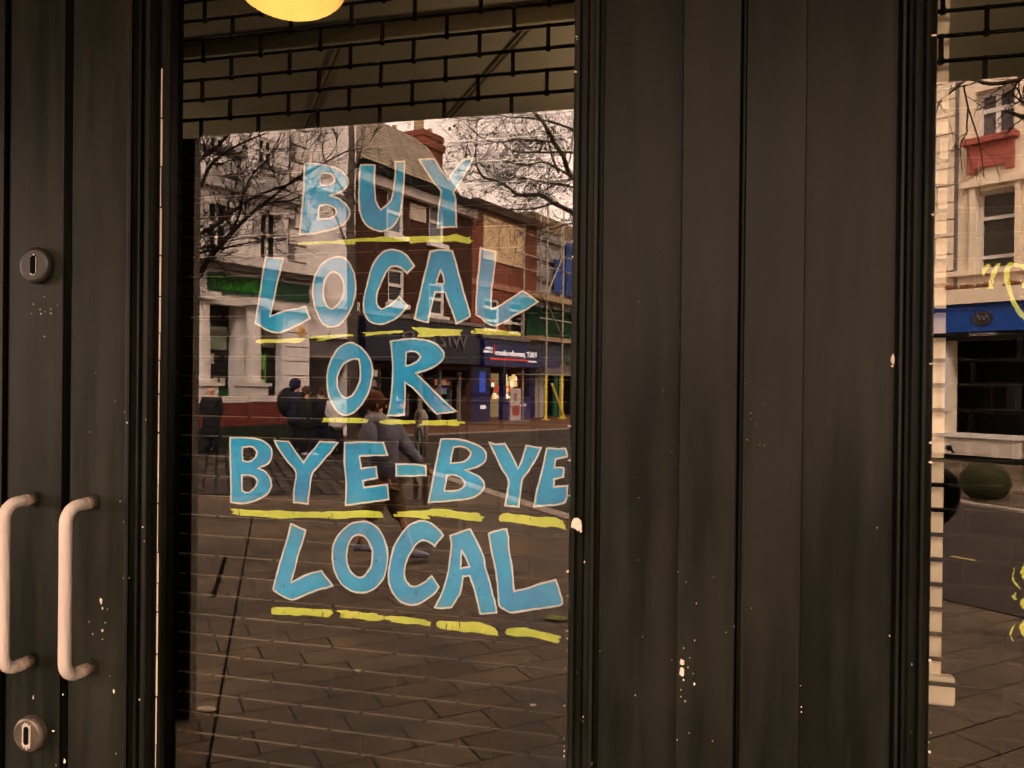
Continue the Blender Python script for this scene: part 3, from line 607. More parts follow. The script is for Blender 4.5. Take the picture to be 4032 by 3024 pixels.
# ================================================================== the street behind the camera (seen mirrored in the glass)
class Facade:
    def __init__(s, px, Z, vpx):
        hy = 1500+.0108*(px-2016)
        d = ray(vpx, 1512); d.z = 0; s.u = d.normalized()
        p = EYE+ray(px, 1512)*Z; s.P = Vector((p.x, p.y, 0))
        n = Vector((s.u.y, -s.u.x, 0))
        if n.dot(EYE-s.P) < 0: n = -n
        s.n = n
    def sz(s, px, py, d=0.0):
        r = ray(px, py); P0 = s.P+s.n*d
        t = (P0-EYE).dot(s.n)/r.dot(s.n); q = EYE+r*t
        return (q-s.P).dot(s.u), q.z
    def at(s, a, z, d=0.0):
        q = s.P+s.u*a+s.n*d; return mir(Vector((q.x, q.y, z)))
    def rect(s, xl, yt, xr, yb):
        ym = (yt+yb)/2
        return s.sz(xl, ym)[0], s.sz(xr, ym)[0], s.sz(xl, yb)[1], s.sz(xl, yt)[1]
    def box(s, mb, s0, s1, z0, z1, d0, d1, mi=0):
        A = s.at
        mb.hexa([A(s0,z0,d0),A(s1,z0,d0),A(s1,z0,d1),A(s0,z0,d1),A(s0,z1,d0),A(s1,z1,d0),A(s1,z1,d1),A(s0,z1,d1)], mi)
    def part(s, name, m, parent, r, d0, d1, bevel=0, label=None):
        mb = MB(); s.box(mb, *r, d0, d1); return mb.build(name, m, parent, bevel=bevel, label=label)
    def wall(s, name, m, parent, s0, s1, z0, z1, holes, th=.35, back=True):
        mb = MB(); xs = sorted({s0, s1}|{min(max(h[i],s0),s1) for h in holes for i in (0,1)}); zs = sorted({z0, z1}|{min(max(h[i],z0),z1) for h in holes for i in (2,3)})
        for i in range(len(xs)-1):
            for j in range(len(zs)-1):
                cx, cz = (xs[i]+xs[i+1])/2, (zs[j]+zs[j+1])/2
                if any(h[0] < cx < h[1] and h[2] < cz < h[3] for h in holes): continue
                mb.poly([s.at(xs[i],zs[j]), s.at(xs[i+1],zs[j]), s.at(xs[i+1],zs[j+1]), s.at(xs[i],zs[j+1])], [(0,1,2,3)])
        for h in holes:
            a, b, c, e = h
            for p, q in (((a,c),(b,c)),((b,c),(b,e)),((b,e),(a,e)),((a,e),(a,c))):
                mb.poly([s.at(*p), s.at(*q), s.at(*q, -th), s.at(*p, -th)], [(0,1,2,3)])
        # sides, top and back make it a solid block
        D = 8.0
        mb.poly([s.at(s0,z0),s.at(s0,z0,-D),s.at(s0,z1,-D),s.at(s0,z1)], [(0,1,2,3)])
        mb.poly([s.at(s1,z0),s.at(s1,z0,-D),s.at(s1,z1,-D),s.at(s1,z1)], [(0,1,2,3)])
        mb.poly([s.at(s0,z1),s.at(s1,z1),s.at(s1,z1,-D),s.at(s0,z1,-D)], [(0,1,2,3)])
        mb.poly([s.at(s0,z0,-D),s.at(s1,z0,-D),s.at(s1,z1,-D),s.at(s0,z1,-D)], [(0,1,2,3)])
        return mb.build(name, m, parent, fix=False)
    def angle(s):
        a, b = s.at(0,0), s.at(1,0); return math.atan2(b.y-a.y, b.x-a.x)
    def sash(s, r, parent, frame, rows=(.5,), cols=(), bar=.06, dep=.12, sill=True, glass=None, sill_m=None):
        a, b, c, e = r
        w_ = empty('window', s.at((a+b)/2, c, -dep), None); w_.parent = parent; w_.location = s.at((a+b)/2, c, -dep)-wloc(parent)
        mb = MB()
        s.box(mb, a+.002, a+bar, c+.002, e-.002, -dep, -dep+.07); s.box(mb, b-bar, b-.002, c+.002, e-.002, -dep, -dep+.07)
        s.box(mb, a+bar, b-bar, c+.002, c+bar, -dep, -dep+.068); s.box(mb, a+bar, b-bar, e-bar, e-.002, -dep, -dep+.068)
        for k in rows: z = c+(e-c)*k; s.box(mb, a+bar, b-bar, z-bar/2, z+bar/2, -dep, -dep+.064)
        for k in cols: q = a+(b-a)*k; s.box(mb, q-bar/2, q+bar/2, c+bar, e-bar, -dep, -dep+.06)
        mb.build('frame', frame, w_)
        mb = MB(); s.box(mb, a+.003, b-.003, c+.003, e-.003, -dep-.02, -dep+.01); mb.build('pane', glass or M_DARKG, w_)
        if sill:
            mb = MB(); s.box(mb, a-.12, b+.12, c-.16, c-.002, -.05, .14); mb.build('sill', sill_m or frame, w_)
        return w_
def wrap_mat(name, fac, kind, c1, c2, mortar, bw, bh, msize, rough=.85, vary=.2):
    m, t, b = node_mat(name); N = t.nodes.new; L = t.links.new
    g = N('ShaderNodeNewGeometry'); vr = N('ShaderNodeVectorRotate'); vr.rotation_type = 'Z_AXIS'; vr.inputs['Angle'].default_value = -fac
    L(g.outputs['Position'], vr.inputs['Vector']); sp = N('ShaderNodeSeparateXYZ'); L(vr.outputs[0], sp.inputs[0])
    cb = N('ShaderNodeCombineXYZ'); L(sp.outputs[0], cb.inputs[0]); L(sp.outputs[2], cb.inputs[1])
    br = N('ShaderNodeTexBrick'); L(cb.outputs[0], br.inputs['Vector']); br.inputs['Scale'].default_value = 1
    br.inputs['Color1'].default_value = (*c1,1); br.inputs['Color2'].default_value = (*c2,1); br.inputs['Mortar'].default_value = (*mortar,1)
    br.inputs['Brick Width'].default_value = bw; br.inputs['Row Height'].default_value = bh; br.inputs['Mortar Size'].default_value = msize
    if kind == 'rows': br.offset = .5
    n = N('ShaderNodeTexNoise'); n.inputs['Scale'].default_value = .9; n.inputs['Detail'].default_value = 7; n.inputs['Roughness'].default_value = .65; L(g.outputs['Position'], n.inputs['Vector'])
    mr = N('ShaderNodeMapRange'); mr.inputs[1].default_value = .3; mr.inputs[2].default_value = .7; mr.inputs[3].default_value = 1-vary; mr.inputs[4].default_value = 1+vary*.5
    L(n.outputs[0], mr.inputs[0]); mm = N('ShaderNodeMixRGB'); mm.blend_type = 'MULTIPLY'; mm.inputs[0].default_value = 1
    L(br.outputs[0], mm.inputs[1]); L(mr.outputs[0], mm.inputs[2]); L(mm.outputs[0], b.inputs['Base Color']); b.inputs['Roughness'].default_value = rough; b.inputs['Specular IOR Level'].default_value = .12
    return m
M_DARKG = mat('far_window_glass', (.014,.013,.012), .2, .5, 1.2, spec=.15)
M_STUCCO = mat('white_stucco', (.60,.55,.53), .85, .12, 1.6, bump=.15)
M_TRIM = mat('stone_trim', (.50,.45,.42), .8, .18, 3)
M_PED = mat('shaded_pediment', (.30,.27,.255), .85, .25, 4)  # trim stone darkened: pediment shading is put into its colour
M_TRIMD = mat('dark_trim', (.15,.13,.12), .85, .35, 5)  # dark trim tone; on mouldings it paints in the shade beneath them
M_WIN = mat('white_joinery', (.62,.58,.54), .5, .05)
M_SLATE = mat('slate', (.20,.16,.12), .8, .35, 3)
F_A = Facade(1000, 18.9, 4000)
F_B = Facade(2000, 31.0, 3800)
F_E = Facade(4020, 15.5, -500)
def ptext(F, txt, r, m, parent, name='lettering', d=.03, th=.02, bold=False, squeeze=True):
    """raised letters on a facade; they read the right way round in the street, so mirrored in the glass"""
    cu = bpy.data.curves.new('t', 'FONT'); cu.body = txt; cu.size = 1; cu.extrude = .01; cu.offset = .012 if bold else 0
    ob = bpy.data.objects.new('t', cu); COL.objects.link(ob)
    dg = bpy.context.evaluated_depsgraph_get(); me = bpy.data.meshes.new_from_object(ob.evaluated_get(dg))
    bpy.data.objects.remove(ob)
    xs = [v.co.x for v in me.vertices]; ys = [v.co.y for v in me.vertices]
    x0, x1, y0, y1 = min(xs), max(xs), min(ys), max(ys); s0, s1, z0, z1 = r; off = wloc(parent)
    for v in me.vertices:
        a = s1-(v.co.x-x0)/(x1-x0)*(s1-s0); z = z0+(v.co.y-y0)/(y1-y0)*(z1-z0)
        v.co = F.at(a, z, d+(v.co.z+.01)/.02*th)-off
    me.name = name; me.materials.clear(); me.materials.append(m)
    o = bpy.data.objects.new(name, me); COL.objects.link(o); o.parent = parent; return o

# ---- the white building society
A = F_A; sL = A.sz(300, 1000)[0]; sR = A.sz(1212, 1400)[0]; sR2 = A.sz(1398, 1000)[0]
H_A = A.sz(1300, 150)[1]
bA = empty('bank_building', A.at(0,0), 'white stucco building society with pediments over its windows, reflected left of the letters', 'building')
aw = [A.rect(816,760,902,1012), A.rect(1020,820,1095,1042), A.rect(1018,534,1080,650), A.rect(830,470,890,610)]
aw += [A.rect(600,700,700,980)]
gwin = [A.rect(778,1190,928,1590), A.rect(992,1215,1112,1590)]
z_ent0 = A.sz(1000,1190)[1]; z_ent1 = A.sz(1000,1058)[1]
A.wall('wall', M_STUCCO, bA, sL, sR2, 0, H_A, aw+gwin+[A.rect(1212,1325,1385,1700)])
zz = lambda px, py: A.sz(px, py)[1]
for r_ in aw: A.sash(r_, bA, M_WIN, rows=(.56,), cols=(.5,), bar=.065)
# entablature with sign
A.part('cornice', M_TRIM, bA, (sL, A.sz(1240,1100)[0], z_ent1-.02, z_ent1+.22), 0, .45)
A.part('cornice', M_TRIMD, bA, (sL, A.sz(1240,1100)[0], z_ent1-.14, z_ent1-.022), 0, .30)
A.part('cornice', M_TRIM, bA, (sL, A.sz(1210,1190)[0], z_ent0-.16, z_ent0+.02), 0, .28)
sg = A.rect(1085,1133,1205,1172); z_s0, z_s1 = z_ent0+.12, z_ent1-.24
m_sg = mat('sign_green', (.012,.045,.02), .5); m_lg = mat('letters_green', (.022,.17,.010), .5)
A.part('sign_board', m_sg, bA, (A.sz(815,1100)[0], A.sz(1207,1150)[0], z_s0, z_s1), .02, .10)
ptext(A, 'BUILDING SOCIETY', (A.sz(822,1110)[0], A.sz(1050,1135)[0], z_s0+.08, z_s1-.06), m_lg, bA, d=.10, th=.03, bold=True)
# pediments
def pediment(F, parent, apex, left, right, th=.22, thick=.34):
    a0 = F.sz(*apex); l0 = F.sz(*left); r0 = F.sz(*right)
    zb = (l0[1]+r0[1])/2; mid = (l0[0]+r0[0])/2; za = a0[1]
    mb = MB()
    F.box(mb, l0[0], r0[0], zb-th, zb, 0, thick)
    for sgn, sx in ((1, l0[0]), (-1, r0[0])):
        A_ = F.at; p = (sx, zb+.002); q = (mid, za)
        mb.hexa([A_(p[0],p[1],.01),A_(q[0],q[1],.01),A_(q[0],q[1]-th,.01),A_(p[0]+sgn*.3,p[1],.01),
                 A_(p[0],p[1],thick+.01),A_(q[0],q[1],thick+.01),A_(q[0],q[1]-th,thick+.01),A_(p[0]+sgn*.3,p[1],thick+.01)])
    mb.build('pediment', M_PED, parent)
    mb = MB(); A_ = F.at
    mb.poly([A_(l0[0]+.3,zb+.003,.06),A_(r0[0]-.3,zb+.003,.06),A_(mid,za-th,.06)], [(0,1,2)]); mb.build('pediment_field', M_TRIMD, parent)  # field coloured dark for the shade inside the pediment
    mb = MB()
    F.box(mb, l0[0]+.12, r0[0]-.12, zb-th-.35, zb-th-.002, 0, .14); mb.build('frieze', M_TRIM, parent)
pediment(A, bA, (873,650), (780,708), (967,722)); pediment(A, bA, (1076,704), (985,748), (1160,765))
pediment(A, bA, (640,600), (545,650), (745,690))
for xa, xb, y0_, y1_ in ((905,925,770,1010),(1098,1122,820,1045),(800,813,765,1010),(1000,1016,815,1040)):
    A.part('architrave', M_TRIM, bA, A.rect(xa,y0_,xb,y1_), 0, .10)
for y in (640,): 
    A.part('string_course', M_TRIMD, bA, (A.sz(1000,660)[0], A.sz(1110,660)[0], zz(1018,665), zz(1018,648)), 0, .22)
    A.part('string_course', M_TRIMD, bA, (A.sz(790,600)[0], A.sz(945,620)[0], zz(860,605), zz(860,590)), 0, .26)
# quoins
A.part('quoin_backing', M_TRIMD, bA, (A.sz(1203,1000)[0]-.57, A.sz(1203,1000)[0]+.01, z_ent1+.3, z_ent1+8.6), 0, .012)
for k in range(20):
    z = z_ent1+.35+k*.42; wq = .55 if k % 2 else .38
    A.part('quoin', M_TRIM, bA, (A.sz(1203,1000)[0]-wq, A.sz(1203,1000)[0], z, z+.36), 0, .05)
for k in range(12):
    z = .55+k*.36
    if z < z_ent0-.4: A.part('quoin', M_STUCCO, bA, (A.sz(1125,1400)[0], A.sz(1209,1400)[0], z, z+.33), 0, .09)
# column
def column(F, parent, pxc, py_t, py_b, w, name='column'):
    s_, zt = F.sz(pxc, py_t); _, zb = F.sz(pxc, py_b)
    c = F.at(s_, 0, .32); mb = MB()
    mb.tube([(c.x,c.y,zb),(c.x,c.y,zb+.08),(c.x,c.y,zb+.09),(c.x,c.y,zb+.5),(c.x,c.y,zt-.3),(c.x,c.y,zt-.28),(c.x,c.y,zt-.2),(c.x,c.y,zt-.18)],[w*.72,w*.72,w*.5,w*.5,w*.43,w*.5,w*.5,w*.6],20)
    F.box(mb, s_-w*.72, s_+w*.72, zt-.18, zt, .05, .62)
    F.box(mb, s_-w*.75, s_+w*.75, zb-.07, zb-.001, .0, .66)
    F.box(mb, s_-w*.62, s_+w*.62, 1.0, zb-.071, .02, .60)
    mb.build(name, M_TRIM, parent)
column(A, bA, 962, 1178, 1508, .38); column(A, bA, 760, 1150, 1505, .38)
A.part('plinth', mat('red_plinth', (.10,.022,.015), .6, .3, 4), bA, (sL, sR, .45, .98), 0, .62)
A.part('plinth', mat('dark_plinth', (.012,.018,.010), .6, .3, 4), bA, (sL, sR+.2, 0, .449), 0, .70)
A.part('window_sill', M_TRIM, bA, (A.sz(778,1590)[0], A.sz(1130,1600)[0], .985, 1.12), .0, .5)
# glazing of the ground floor
for r_ in gwin:
    a,b_,c,e = r_
    A.part('shop_window', M_DARKG, bA, (a+.002,b_-.002,c+.002,e-.002), -.3, -.26)
    zt = e-(e-c)*.25
    A.part('transom', M_TRIMD, bA, (a+.004,b_-.004,zt-.12,zt), -.26, -.18)
m_bl = mat('blind', (.20,.26,.17), .7, .3, 1.5); 
r_ = A.rect(788,1278,918,1372); A.part('blind', m_bl, bA, r_, -.255, -.23)
r_ = A.rect(992,1290,1105,1362); A.part('blind', mat('blind_grey', (.16,.16,.12), .8), bA, r_, -.255, -.23)
r_ = A.rect(1003,1392,1074,1545); A.part('poster', mat('poster_green', (.06,.34,.03), .5), bA, r_, -.255, -.24)
a,b_,c,e = r_; A.part('poster', mat('poster_pale', (.22,.36,.15), .5, .3, 2), bA, (a+.06,b_-.06,c+.55,e-.08), -.238, -.234)
A.part('poster', mat('poster_photo', (.07,.045,.02), .5, .5, 4), bA, (a+.06,b_-.06,c+.2,c+.549), -.238, -.234)
ptext(A, 'GET SET\nTO SAVE\nFOR IT', (a+.12,b_-.12,c+.8,e-.5), mat('poster_text', (.03,.22,.08), .5), bA, d=-.233, th=.003) if False else None
for q in ((842,1388,870,1432),(866,1486,886,1520),(893,1487,913,1520)): A.part('notice', mat('notice_paper', (.45,.45,.36), .7, .3, 7), bA, A.rect(*q), -.255, -.245)
A.part('panel_strip', m_sg, bA, A.rect(780,1535,925,1565), -.255, -.24); ptext(A, 'GO TO', (A.sz(876,1550)[0], A.sz(918,1550)[0], zz(876,1556), zz(876,1543)), m_lg, bA, d=-.24, th=.01)
s_, z_ = A.sz(1178,1305); mb = MB(); c = A.at(s_, z_, .1); 
mb.tube([A.at(s_,z_,.0), A.at(s_,z_,.14)], .13, 6); mb.build('alarm_box', mat('alarm_yellow', (.75,.38,.03), .5), bA)
mb = MB(); mb.tube([A.at(s_,z_,.14), A.at(s_,z_,.155)], .06, 10); mb.build('alarm_badge', mat('alarm_grey', (.25,.2,.3), .5), bA)
# passage with bars beside the society
r_ = A.rect(1213,1327,1385,1700); A.part('passage_back', M_GAP, bA, (r_[0]+.01,r_[1]-.01,0.01,r_[3]-.01), -2.4, -2.3)
mb = MB(); zt, zb = A.sz(1215,1330)[1], A.sz(1215,1392)[1]
for k in range(26):
    q = r_[0]+(r_[1]-r_[0])*(k+.5)/26; A.box(mb, q-.012, q+.012, zb, zt, -.10, -.075)
A.box(mb, r_[0]+.005, r_[1]-.005, zb-.09, zb-.002, -.12, -.05); mb.build('railing', M_TRIMD, bA)
A.sash(A.rect(1245,560,1308,740), bA, M_WIN, rows=(.5,), cols=(.5,), bar=.08)
A.sash(A.rect(1250,925,1330,1180), bA, M_WIN, rows=(.6,), cols=(.45,), bar=.07, glass=mat('blue_glass', (.02,.03,.16), .2, .5, 2))
A.part('string_course', M_TRIMD, bA, (A.sz(1215,740)[0], sR2, zz(1250,765), zz(1250,750)), 0, .2)
A.part('cornice', M_TRIM, bA, (sR, sR2, zz(1300,1215), zz(1300,1180)), 0, .2)

# ---- brick building with slate roof
B = F_B
bB = empty('brick_building', B.at(B.sz(1640,1400)[0],0), 'dark brick building with slate roof and tall chimney, reflected behind the word BUY', 'building')
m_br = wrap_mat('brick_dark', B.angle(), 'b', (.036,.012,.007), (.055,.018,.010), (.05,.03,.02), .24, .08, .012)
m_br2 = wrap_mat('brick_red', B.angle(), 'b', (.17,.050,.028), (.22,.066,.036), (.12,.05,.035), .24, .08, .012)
s0 = B.sz(1392,900)[0]; s1 = B.sz(1858,1000)[0]; z_eave = B.sz(1640,724)[1]
bw = [B.rect(1524,745,1592,915), B.rect(1690,788,1750,950), B.rect(1528,1050,1594,1190), B.rect(1690,1110,1752,1240)]
z_f = B.sz(1700,1275)[1]
shopw = (s0+.15, B.sz(1848,1500)[0], 0.0, B.sz(1700,1455)[1])
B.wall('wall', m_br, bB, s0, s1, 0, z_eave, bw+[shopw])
for r_ in bw: B.sash(r_, bB, M_WIN, rows=(.52,), bar=.10, glass=mat('grey_glass', (.10,.11,.13), .15, .3, 1) if r_ in bw[:2] else M_DARKG)
B.part('blocked_opening', mat('pale_panel', (.40,.34,.27), .8, .25, 2), bB, B.rect(1613,798,1675,862), 0, .04)
B.part('cornice', M_TRIM, bB, (s0-.1, s1, z_eave-.55, z_eave-.25), 0, .25)
B.part('gutter', M_BLACK, bB, (s0-.1, s1, z_eave-.248, z_eave-.02), 0, .45)
zr_ = B.sz(1500,478)[1]
m_sl = wrap_mat('slate_rows', B.angle(), 'b', (.19,.155,.115), (.27,.22,.16), (.07,.055,.04), .55, .22, .03, vary=.35)
s1r = B.sz(1814,733,.5)[0]; rs, rz = B.sz(1667,556,-3.6)
mb = MB(); A_ = B.at; q = [A_(s0-.1,z_eave,.5),A_(s1r,z_eave,.5),A_(s1r,z_eave,-7.7),A_(s0-.1,z_eave,-7.7),A_(s0-.1,rz,-3.6),A_(rs,rz,-3.6)]
mb.poly(q, [(0,1,5,4),(1,2,5),(2,3,4,5),(3,0,4),(0,3,2,1)])
mb.build('roof', m_sl, bB)
def chimney(F, parent, xl, xr, yt, yb, dep, label=None):
    a, z1_ = F.sz(xl, yt, -dep); b_, _ = F.sz(xr, yt, -dep); z0_ = F.sz(xl, yb, -dep)[1]
    mb = MB(); F.box(mb, a+.08, b_-.08, z0_, z1_-.35, -dep-1.0, -dep); F.box(mb, a, b_, z1_-.75, z1_-.45, -dep-1.08, -dep+.08); F.box(mb, a+.04, b_-.04, z1_-.349, z1_-.12, -dep-1.04, -dep+.04)
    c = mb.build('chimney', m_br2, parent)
    mb = MB(); w_ = b_-a
    for k, (f, h) in enumerate(((.3,1.0),(.8,.25))):
        p = F.at(a+w_*f, 0, -dep-.5); mb.tube([(p.x,p.y,z1_-.15),(p.x,p.y,z1_+h)], [.2 if k == 0 else .1]*2, 10)
    mb.build('chimney_pot', mat('chimney_pot', (.30,.20,.12), .8), c)
chimney(B, bB, 1662, 1749, 492, 840, 3.2); chimney(B, bB, 1500, 1612, 470, 640, 5.0)
# shop "WIZARD"
m_navy = mat('navy_black', (.006,.007,.020), .35, .2, 2); m_nv2 = mat('navy_blue', (.006,.008,.075), .35, .1, 2)
B.part('fascia', m_navy, bB, (s0, s1-.02, B.sz(1700,1430)[1], z_f), 0, .5)
B.part('fascia_cap', M_TRIMD, bB, (s0, s1-.02, z_f+.002, z_f+.12), 0, .62)
ptext(B, 'WIZARD', (B.sz(1532,1330)[0], B.sz(1792,1330)[0], B.sz(1640,1362)[1], B.sz(1640,1312)[1]), mat('silver_letters', (.12,.11,.105), .5), bB, d=.5, th=.04)
a, b_, c, e = shopw
B.part('shop_interior', mat('shop_dark', (.015,.013,.010), .8, .5, 1), bB, (a+.01,b_-.01,c,e-.01), -1.2, -1.1)
mg = [mat('goods_%d' % i, col, .5, .2, 8, emit=(*col, .35)) for i, col in enumerate(((.35,.25,.10),(.12,.10,.30),(.30,.06,.04),(.10,.22,.10),(.42,.36,.26)))]  # goods glow of themselves, in place of shop lighting on them
rr = random.Random(4)
def shelves(F, parent, px0, px1, py0, py1, rows, dpt=-.35):
    a_, b2, c_, e_ = F.rect(px0,py0,px1,py1); mb = MB()
    for k in range(rows+1):
        z = c_+(e_-c_)*k/rows; F.box(mb, a_, b2, z-.02, z, dpt-.25, dpt)
    F.box(mb, a_-.03, a_-.001, c_, e_, dpt-.25, dpt+.01); F.box(mb, b2+.001, b2+.03, c_, e_, dpt-.25, dpt+.01)
    sh = mb.build('shelf_unit', M_TRIMD, parent)
    for gi in range(5):
        mb = MB(); cnt = 0
        for k in range(rows):
            z = c_+(e_-c_)*k/rows; q = a_+.05
            while q < b2-.15:
                w_ = rr.uniform(.06,.16); h = rr.uniform(.3,.75)*(e_-c_)/rows
                if rr.random() < .2: F.box(mb, q, q+w_, z+.002, z+h, dpt-.2, dpt-.03); cnt += 1
                q += w_+.03
        if cnt: mb.build('goods', mg[gi], sh)
shelves(B, bB, 1742, 1808, 1482, 1622, 4); shelves(B, bB, 1478, 1530, 1442, 1600, 4); shelves(B, bB, 1595, 1640, 1550, 1640, 3); shelves(B, bB, 1415, 1450, 1450, 1600, 4)
for x in (1735, 1812, 1462, 1660): B.part('mullion', M_TRIMD, bB, (B.sz(x,1500)[0]-.06, B.sz(x,1500)[0]+.06, .05, e-.01), -.1, .0)

# ---- red brick building with the pawnbroker
bC = empty('pawnbroker_building', B.at(B.sz(1980,1400)[0],0), 'red brick building with bricked-up cream panel above a blue pawnbroker shop front', 'building')
s2 = B.sz(1859,1000)[0]; s3 = B.sz(2112,1100)[0]; z_p = B.sz(1859,783)[1]
cw = [B.rect(1905,1170,1968,1300), B.rect(2005,1182,2066,1312)]
cs = [(B.sz(1886,1550)[0], B.sz(1920,1550)[0], 0, B.sz(1886,1455)[1]), (B.sz(1932,1550)[0], B.sz(1980,1550)[0], .02, B.sz(1932,1470)[1]), (B.sz(1994,1550)[0], B.sz(2085,1550)[0], B.sz(1994,1577)[1], B.sz(1994,1480)[1])]
B.wall('wall', m_br2, bC, s2, s3, 0, z_p, cw+[(s2+.1, s3-.1, 0, B.sz(1900,1440)[1])])
for r_ in cw: B.sash(r_, bC, M_WIN, rows=(.72,.33), bar=.10, sill=False)
B.part('cream_panel', mat('cream_panel', (.55,.40,.24), .85, .12, 1.5), bC, B.rect(1902,845,2062,1018), 0, .05)
B.part('parapet', mat('parapet', (.07,.04,.025), .85), bC, (s2-.05, s3+.05, z_p-.25, z_p+.04), 0, .22)
m_band = mat('faded_band', (.30,.14,.10), .85, .15, 3)
B.part('stone_band', m_band, bC, (s2, s3, B.sz(1859,1120)[1], B.sz(1859,1096)[1]), 0, .06)
B.part('alarm_box', M_WIN, bC, B.rect(1984,1258,2000,1278), 0, .15)
zf0, zf1 = B.sz(1880,1440)[1], B.sz(1880,1335)[1]
B.part('fascia', m_nv2, bC, (s2-.02, B.sz(2150,1400)[0], zf0, zf1), 0, .6)
B.part('canopy', M_TRIMD, bC, (s2-.02, B.sz(2118,1340)[0], zf1+.002, zf1+.18), 0, .75)
m_wt = mat('white_letters', (.75,.73,.75), .5, emit=(.8,.75,.8,.25)); m_rd = mat('red_strip', (.6,.05,.03), .5, emit=(.7,.05,.03,.2))
D = .6
ptext(B, 'H&T pawnbrokers', (B.sz(1948,1395,D)[0], B.sz(2110,1400,D)[0], B.sz(2000,1408,D)[1], B.sz(2000,1380,D)[1]), m_wt, bC, d=D, th=.04, bold=True)
ptext(B, 'CASH\nLOANS', (B.sz(1903,1375,D)[0], B.sz(1938,1380,D)[0], B.sz(1903,1388,D)[1], B.sz(1903,1364,D)[1]), m_wt, bC, d=D, th=.03, bold=True)
B.part('underline', m_rd, bC, (B.sz(1928,1405,D)[0], B.sz(2078,1415,D)[0], B.sz(1990,1413,D)[1]-.05, B.sz(1990,1413,D)[1]+.01), D, D+.03)
B.part('underline', m_wt, bC, (B.sz(2080,1405,D)[0], B.sz(2111,1415,D)[0], B.sz(2090,1423,D)[1]-.04, B.sz(2090,1423,D)[1]+.02), D, D+.03)
B.part('divider', m_rd, bC, (B.sz(1944,1375,D)[0], B.sz(1946,1375,D)[0], B.sz(1944,1392,D)[1], B.sz(1944,1358,D)[1]), D, D+.03)
# shop front below
B.part('shop_front', m_nv2, bC, (s2, cs[1][0]-.02, 0, zf0), -.2, .0); 
B.part('shop_front', m_nv2, bC, (cs[1][1]+.02, cs[2][0]-.02, 0, zf0), -.2, .0)
B.part('shop_front', m_nv2, bC, (cs[2][1]+.02, s3, 0, zf0), -.2, .0)
B.part('stall_riser', mat('purple_riser', (.03,.012,.12), .4), bC, (cs[2][0]-.018, cs[2][1]+.018, 0, cs[2][2]-.05), -.2, .01)
m_warm = mat('lit_interior', (.5,.35,.15), .8, .5, 2.5, emit=(1,.62,.26,.55))
m_warm2 = mat('lit_interior_dim', (.2,.16,.08), .8, .6, 3, emit=(.8,.55,.25,.16))
for r_ in cs[1:]:
    B.part('lit_interior', m_warm2, bC, (r_[0]-.15, r_[1]+.15, 0.02, r_[3]+.1), -1.4, -1.3)
rr = random.Random(11); mw = [m_warm, mat('white_stock', (.7,.65,.5), .5, emit=(1,.85,.6,.7)), mat('red_stock', (.5,.08,.04), .5, emit=(.8,.12,.06,.3)), mat('gold_stock', (.6,.4,.1), .4, emit=(1,.6,.2,.4)), M_BLACK]  # stock glows too, its lighting put into the material
for r_ in cs[1:]:
    for gi in range(5):
        mb = MB()
        for k in range(14):
            q = rr.uniform(r_[0], r_[1]-.1); z = r_[2]+(r_[3]-r_[2])*rr.choice((.05,.3,.55,.78)); h = rr.uniform(.08,.3); w_ = rr.uniform(.05,.2)
            B.box(mb, q, q+w_, z, z+h, -.7-gi*.03, -.6-gi*.03)
        mb.build('goods', mw[gi], bC)
B.part('poster', mat('blue_poster', (.02,.05,.30), .4, .4, 3, emit=(.03,.08,.5,.3)), bC, B.rect(1886,1462,1910,1545), .003, .02)
B.part('lettering', m_wt, bC, B.rect(1890,1596,1912,1610), .003, .02)
ptext(B, 'LOANS', (B.sz(2040,1590)[0], B.sz(2070,1590)[0], B.sz(2040,1600)[1], B.sz(2040,1589)[1]), m_wt, bC, d=.012, th=.01, bold=True)
ab = empty('sandwich_board', B.at(B.sz(1940,1600)[0],0,1.1), 'pale sandwich board standing outside the pawnbroker, reflected', 'sign')
r_ = B.rect(1922,1552,1962,1630)
B.part('board_panel', mat('board_pale', (.42,.36,.34), .6, .15, 3), ab, (r_[0],r_[1],.06,1.25), .95, 1.0)
B.part('board_print', mat('board_print', (.28,.05,.05), .6, .5, 6), ab, (r_[0]+.1,r_[1]-.1,.25,.6), 1.001, 1.01)
ptext(B, '50', (r_[0]+.2,r_[1]-.3,.78,1.08), mat('print_brown', (.2,.1,.09), .6), ab, d=1.001, th=.01, bold=True)
B.part('foot', M_TRIMD, ab, (r_[0]-.2,r_[1]+.25,.0,.05), .8, 1.3)

# ---- building under scaffolding
bD = empty('scaffolded_building', B.at(B.sz(2300,1400)[0],0), 'grey building being repaired behind blue and green netting, reflected near the right frame', 'building')
s4 = B.sz(2650,1200)[0]; z_d = B.sz(2114,905)[1]
B.wall('wall', mat('grey_stucco', (.30,.28,.28), .85, .3, 1.5), bD, s3+.01, s4, 0, z_d, [B.rect(2140,1170,2200,1320), (s3+.8, s4-.5, 0, B.sz(2150,1470)[1])])
B.part('shop_interior', M_GAP, bD, (s3+.8, s4-.5, .01, B.sz(2150,1470)[1]-.01), -.5, -.4)
B.part('fascia', mat('bottle_green', (.008,.05,.03), .4), bD, (B.sz(2150,1400)[0]+.01, s4, B.sz(2160,1425)[1], B.sz(2160,1352)[1]), 0, .4)
B.part('shutter_post', mat('green_post', (.01,.10,.04), .5), bD, B.rect(2176,1470,2190,1640), 0, .1)
for y in (930, 1010, 1090): B.part('string_course', M_TRIMD, bD, (s3+.02, s4, B.sz(2120,y+14)[1], B.sz(2120,y)[1]), 0, .15)
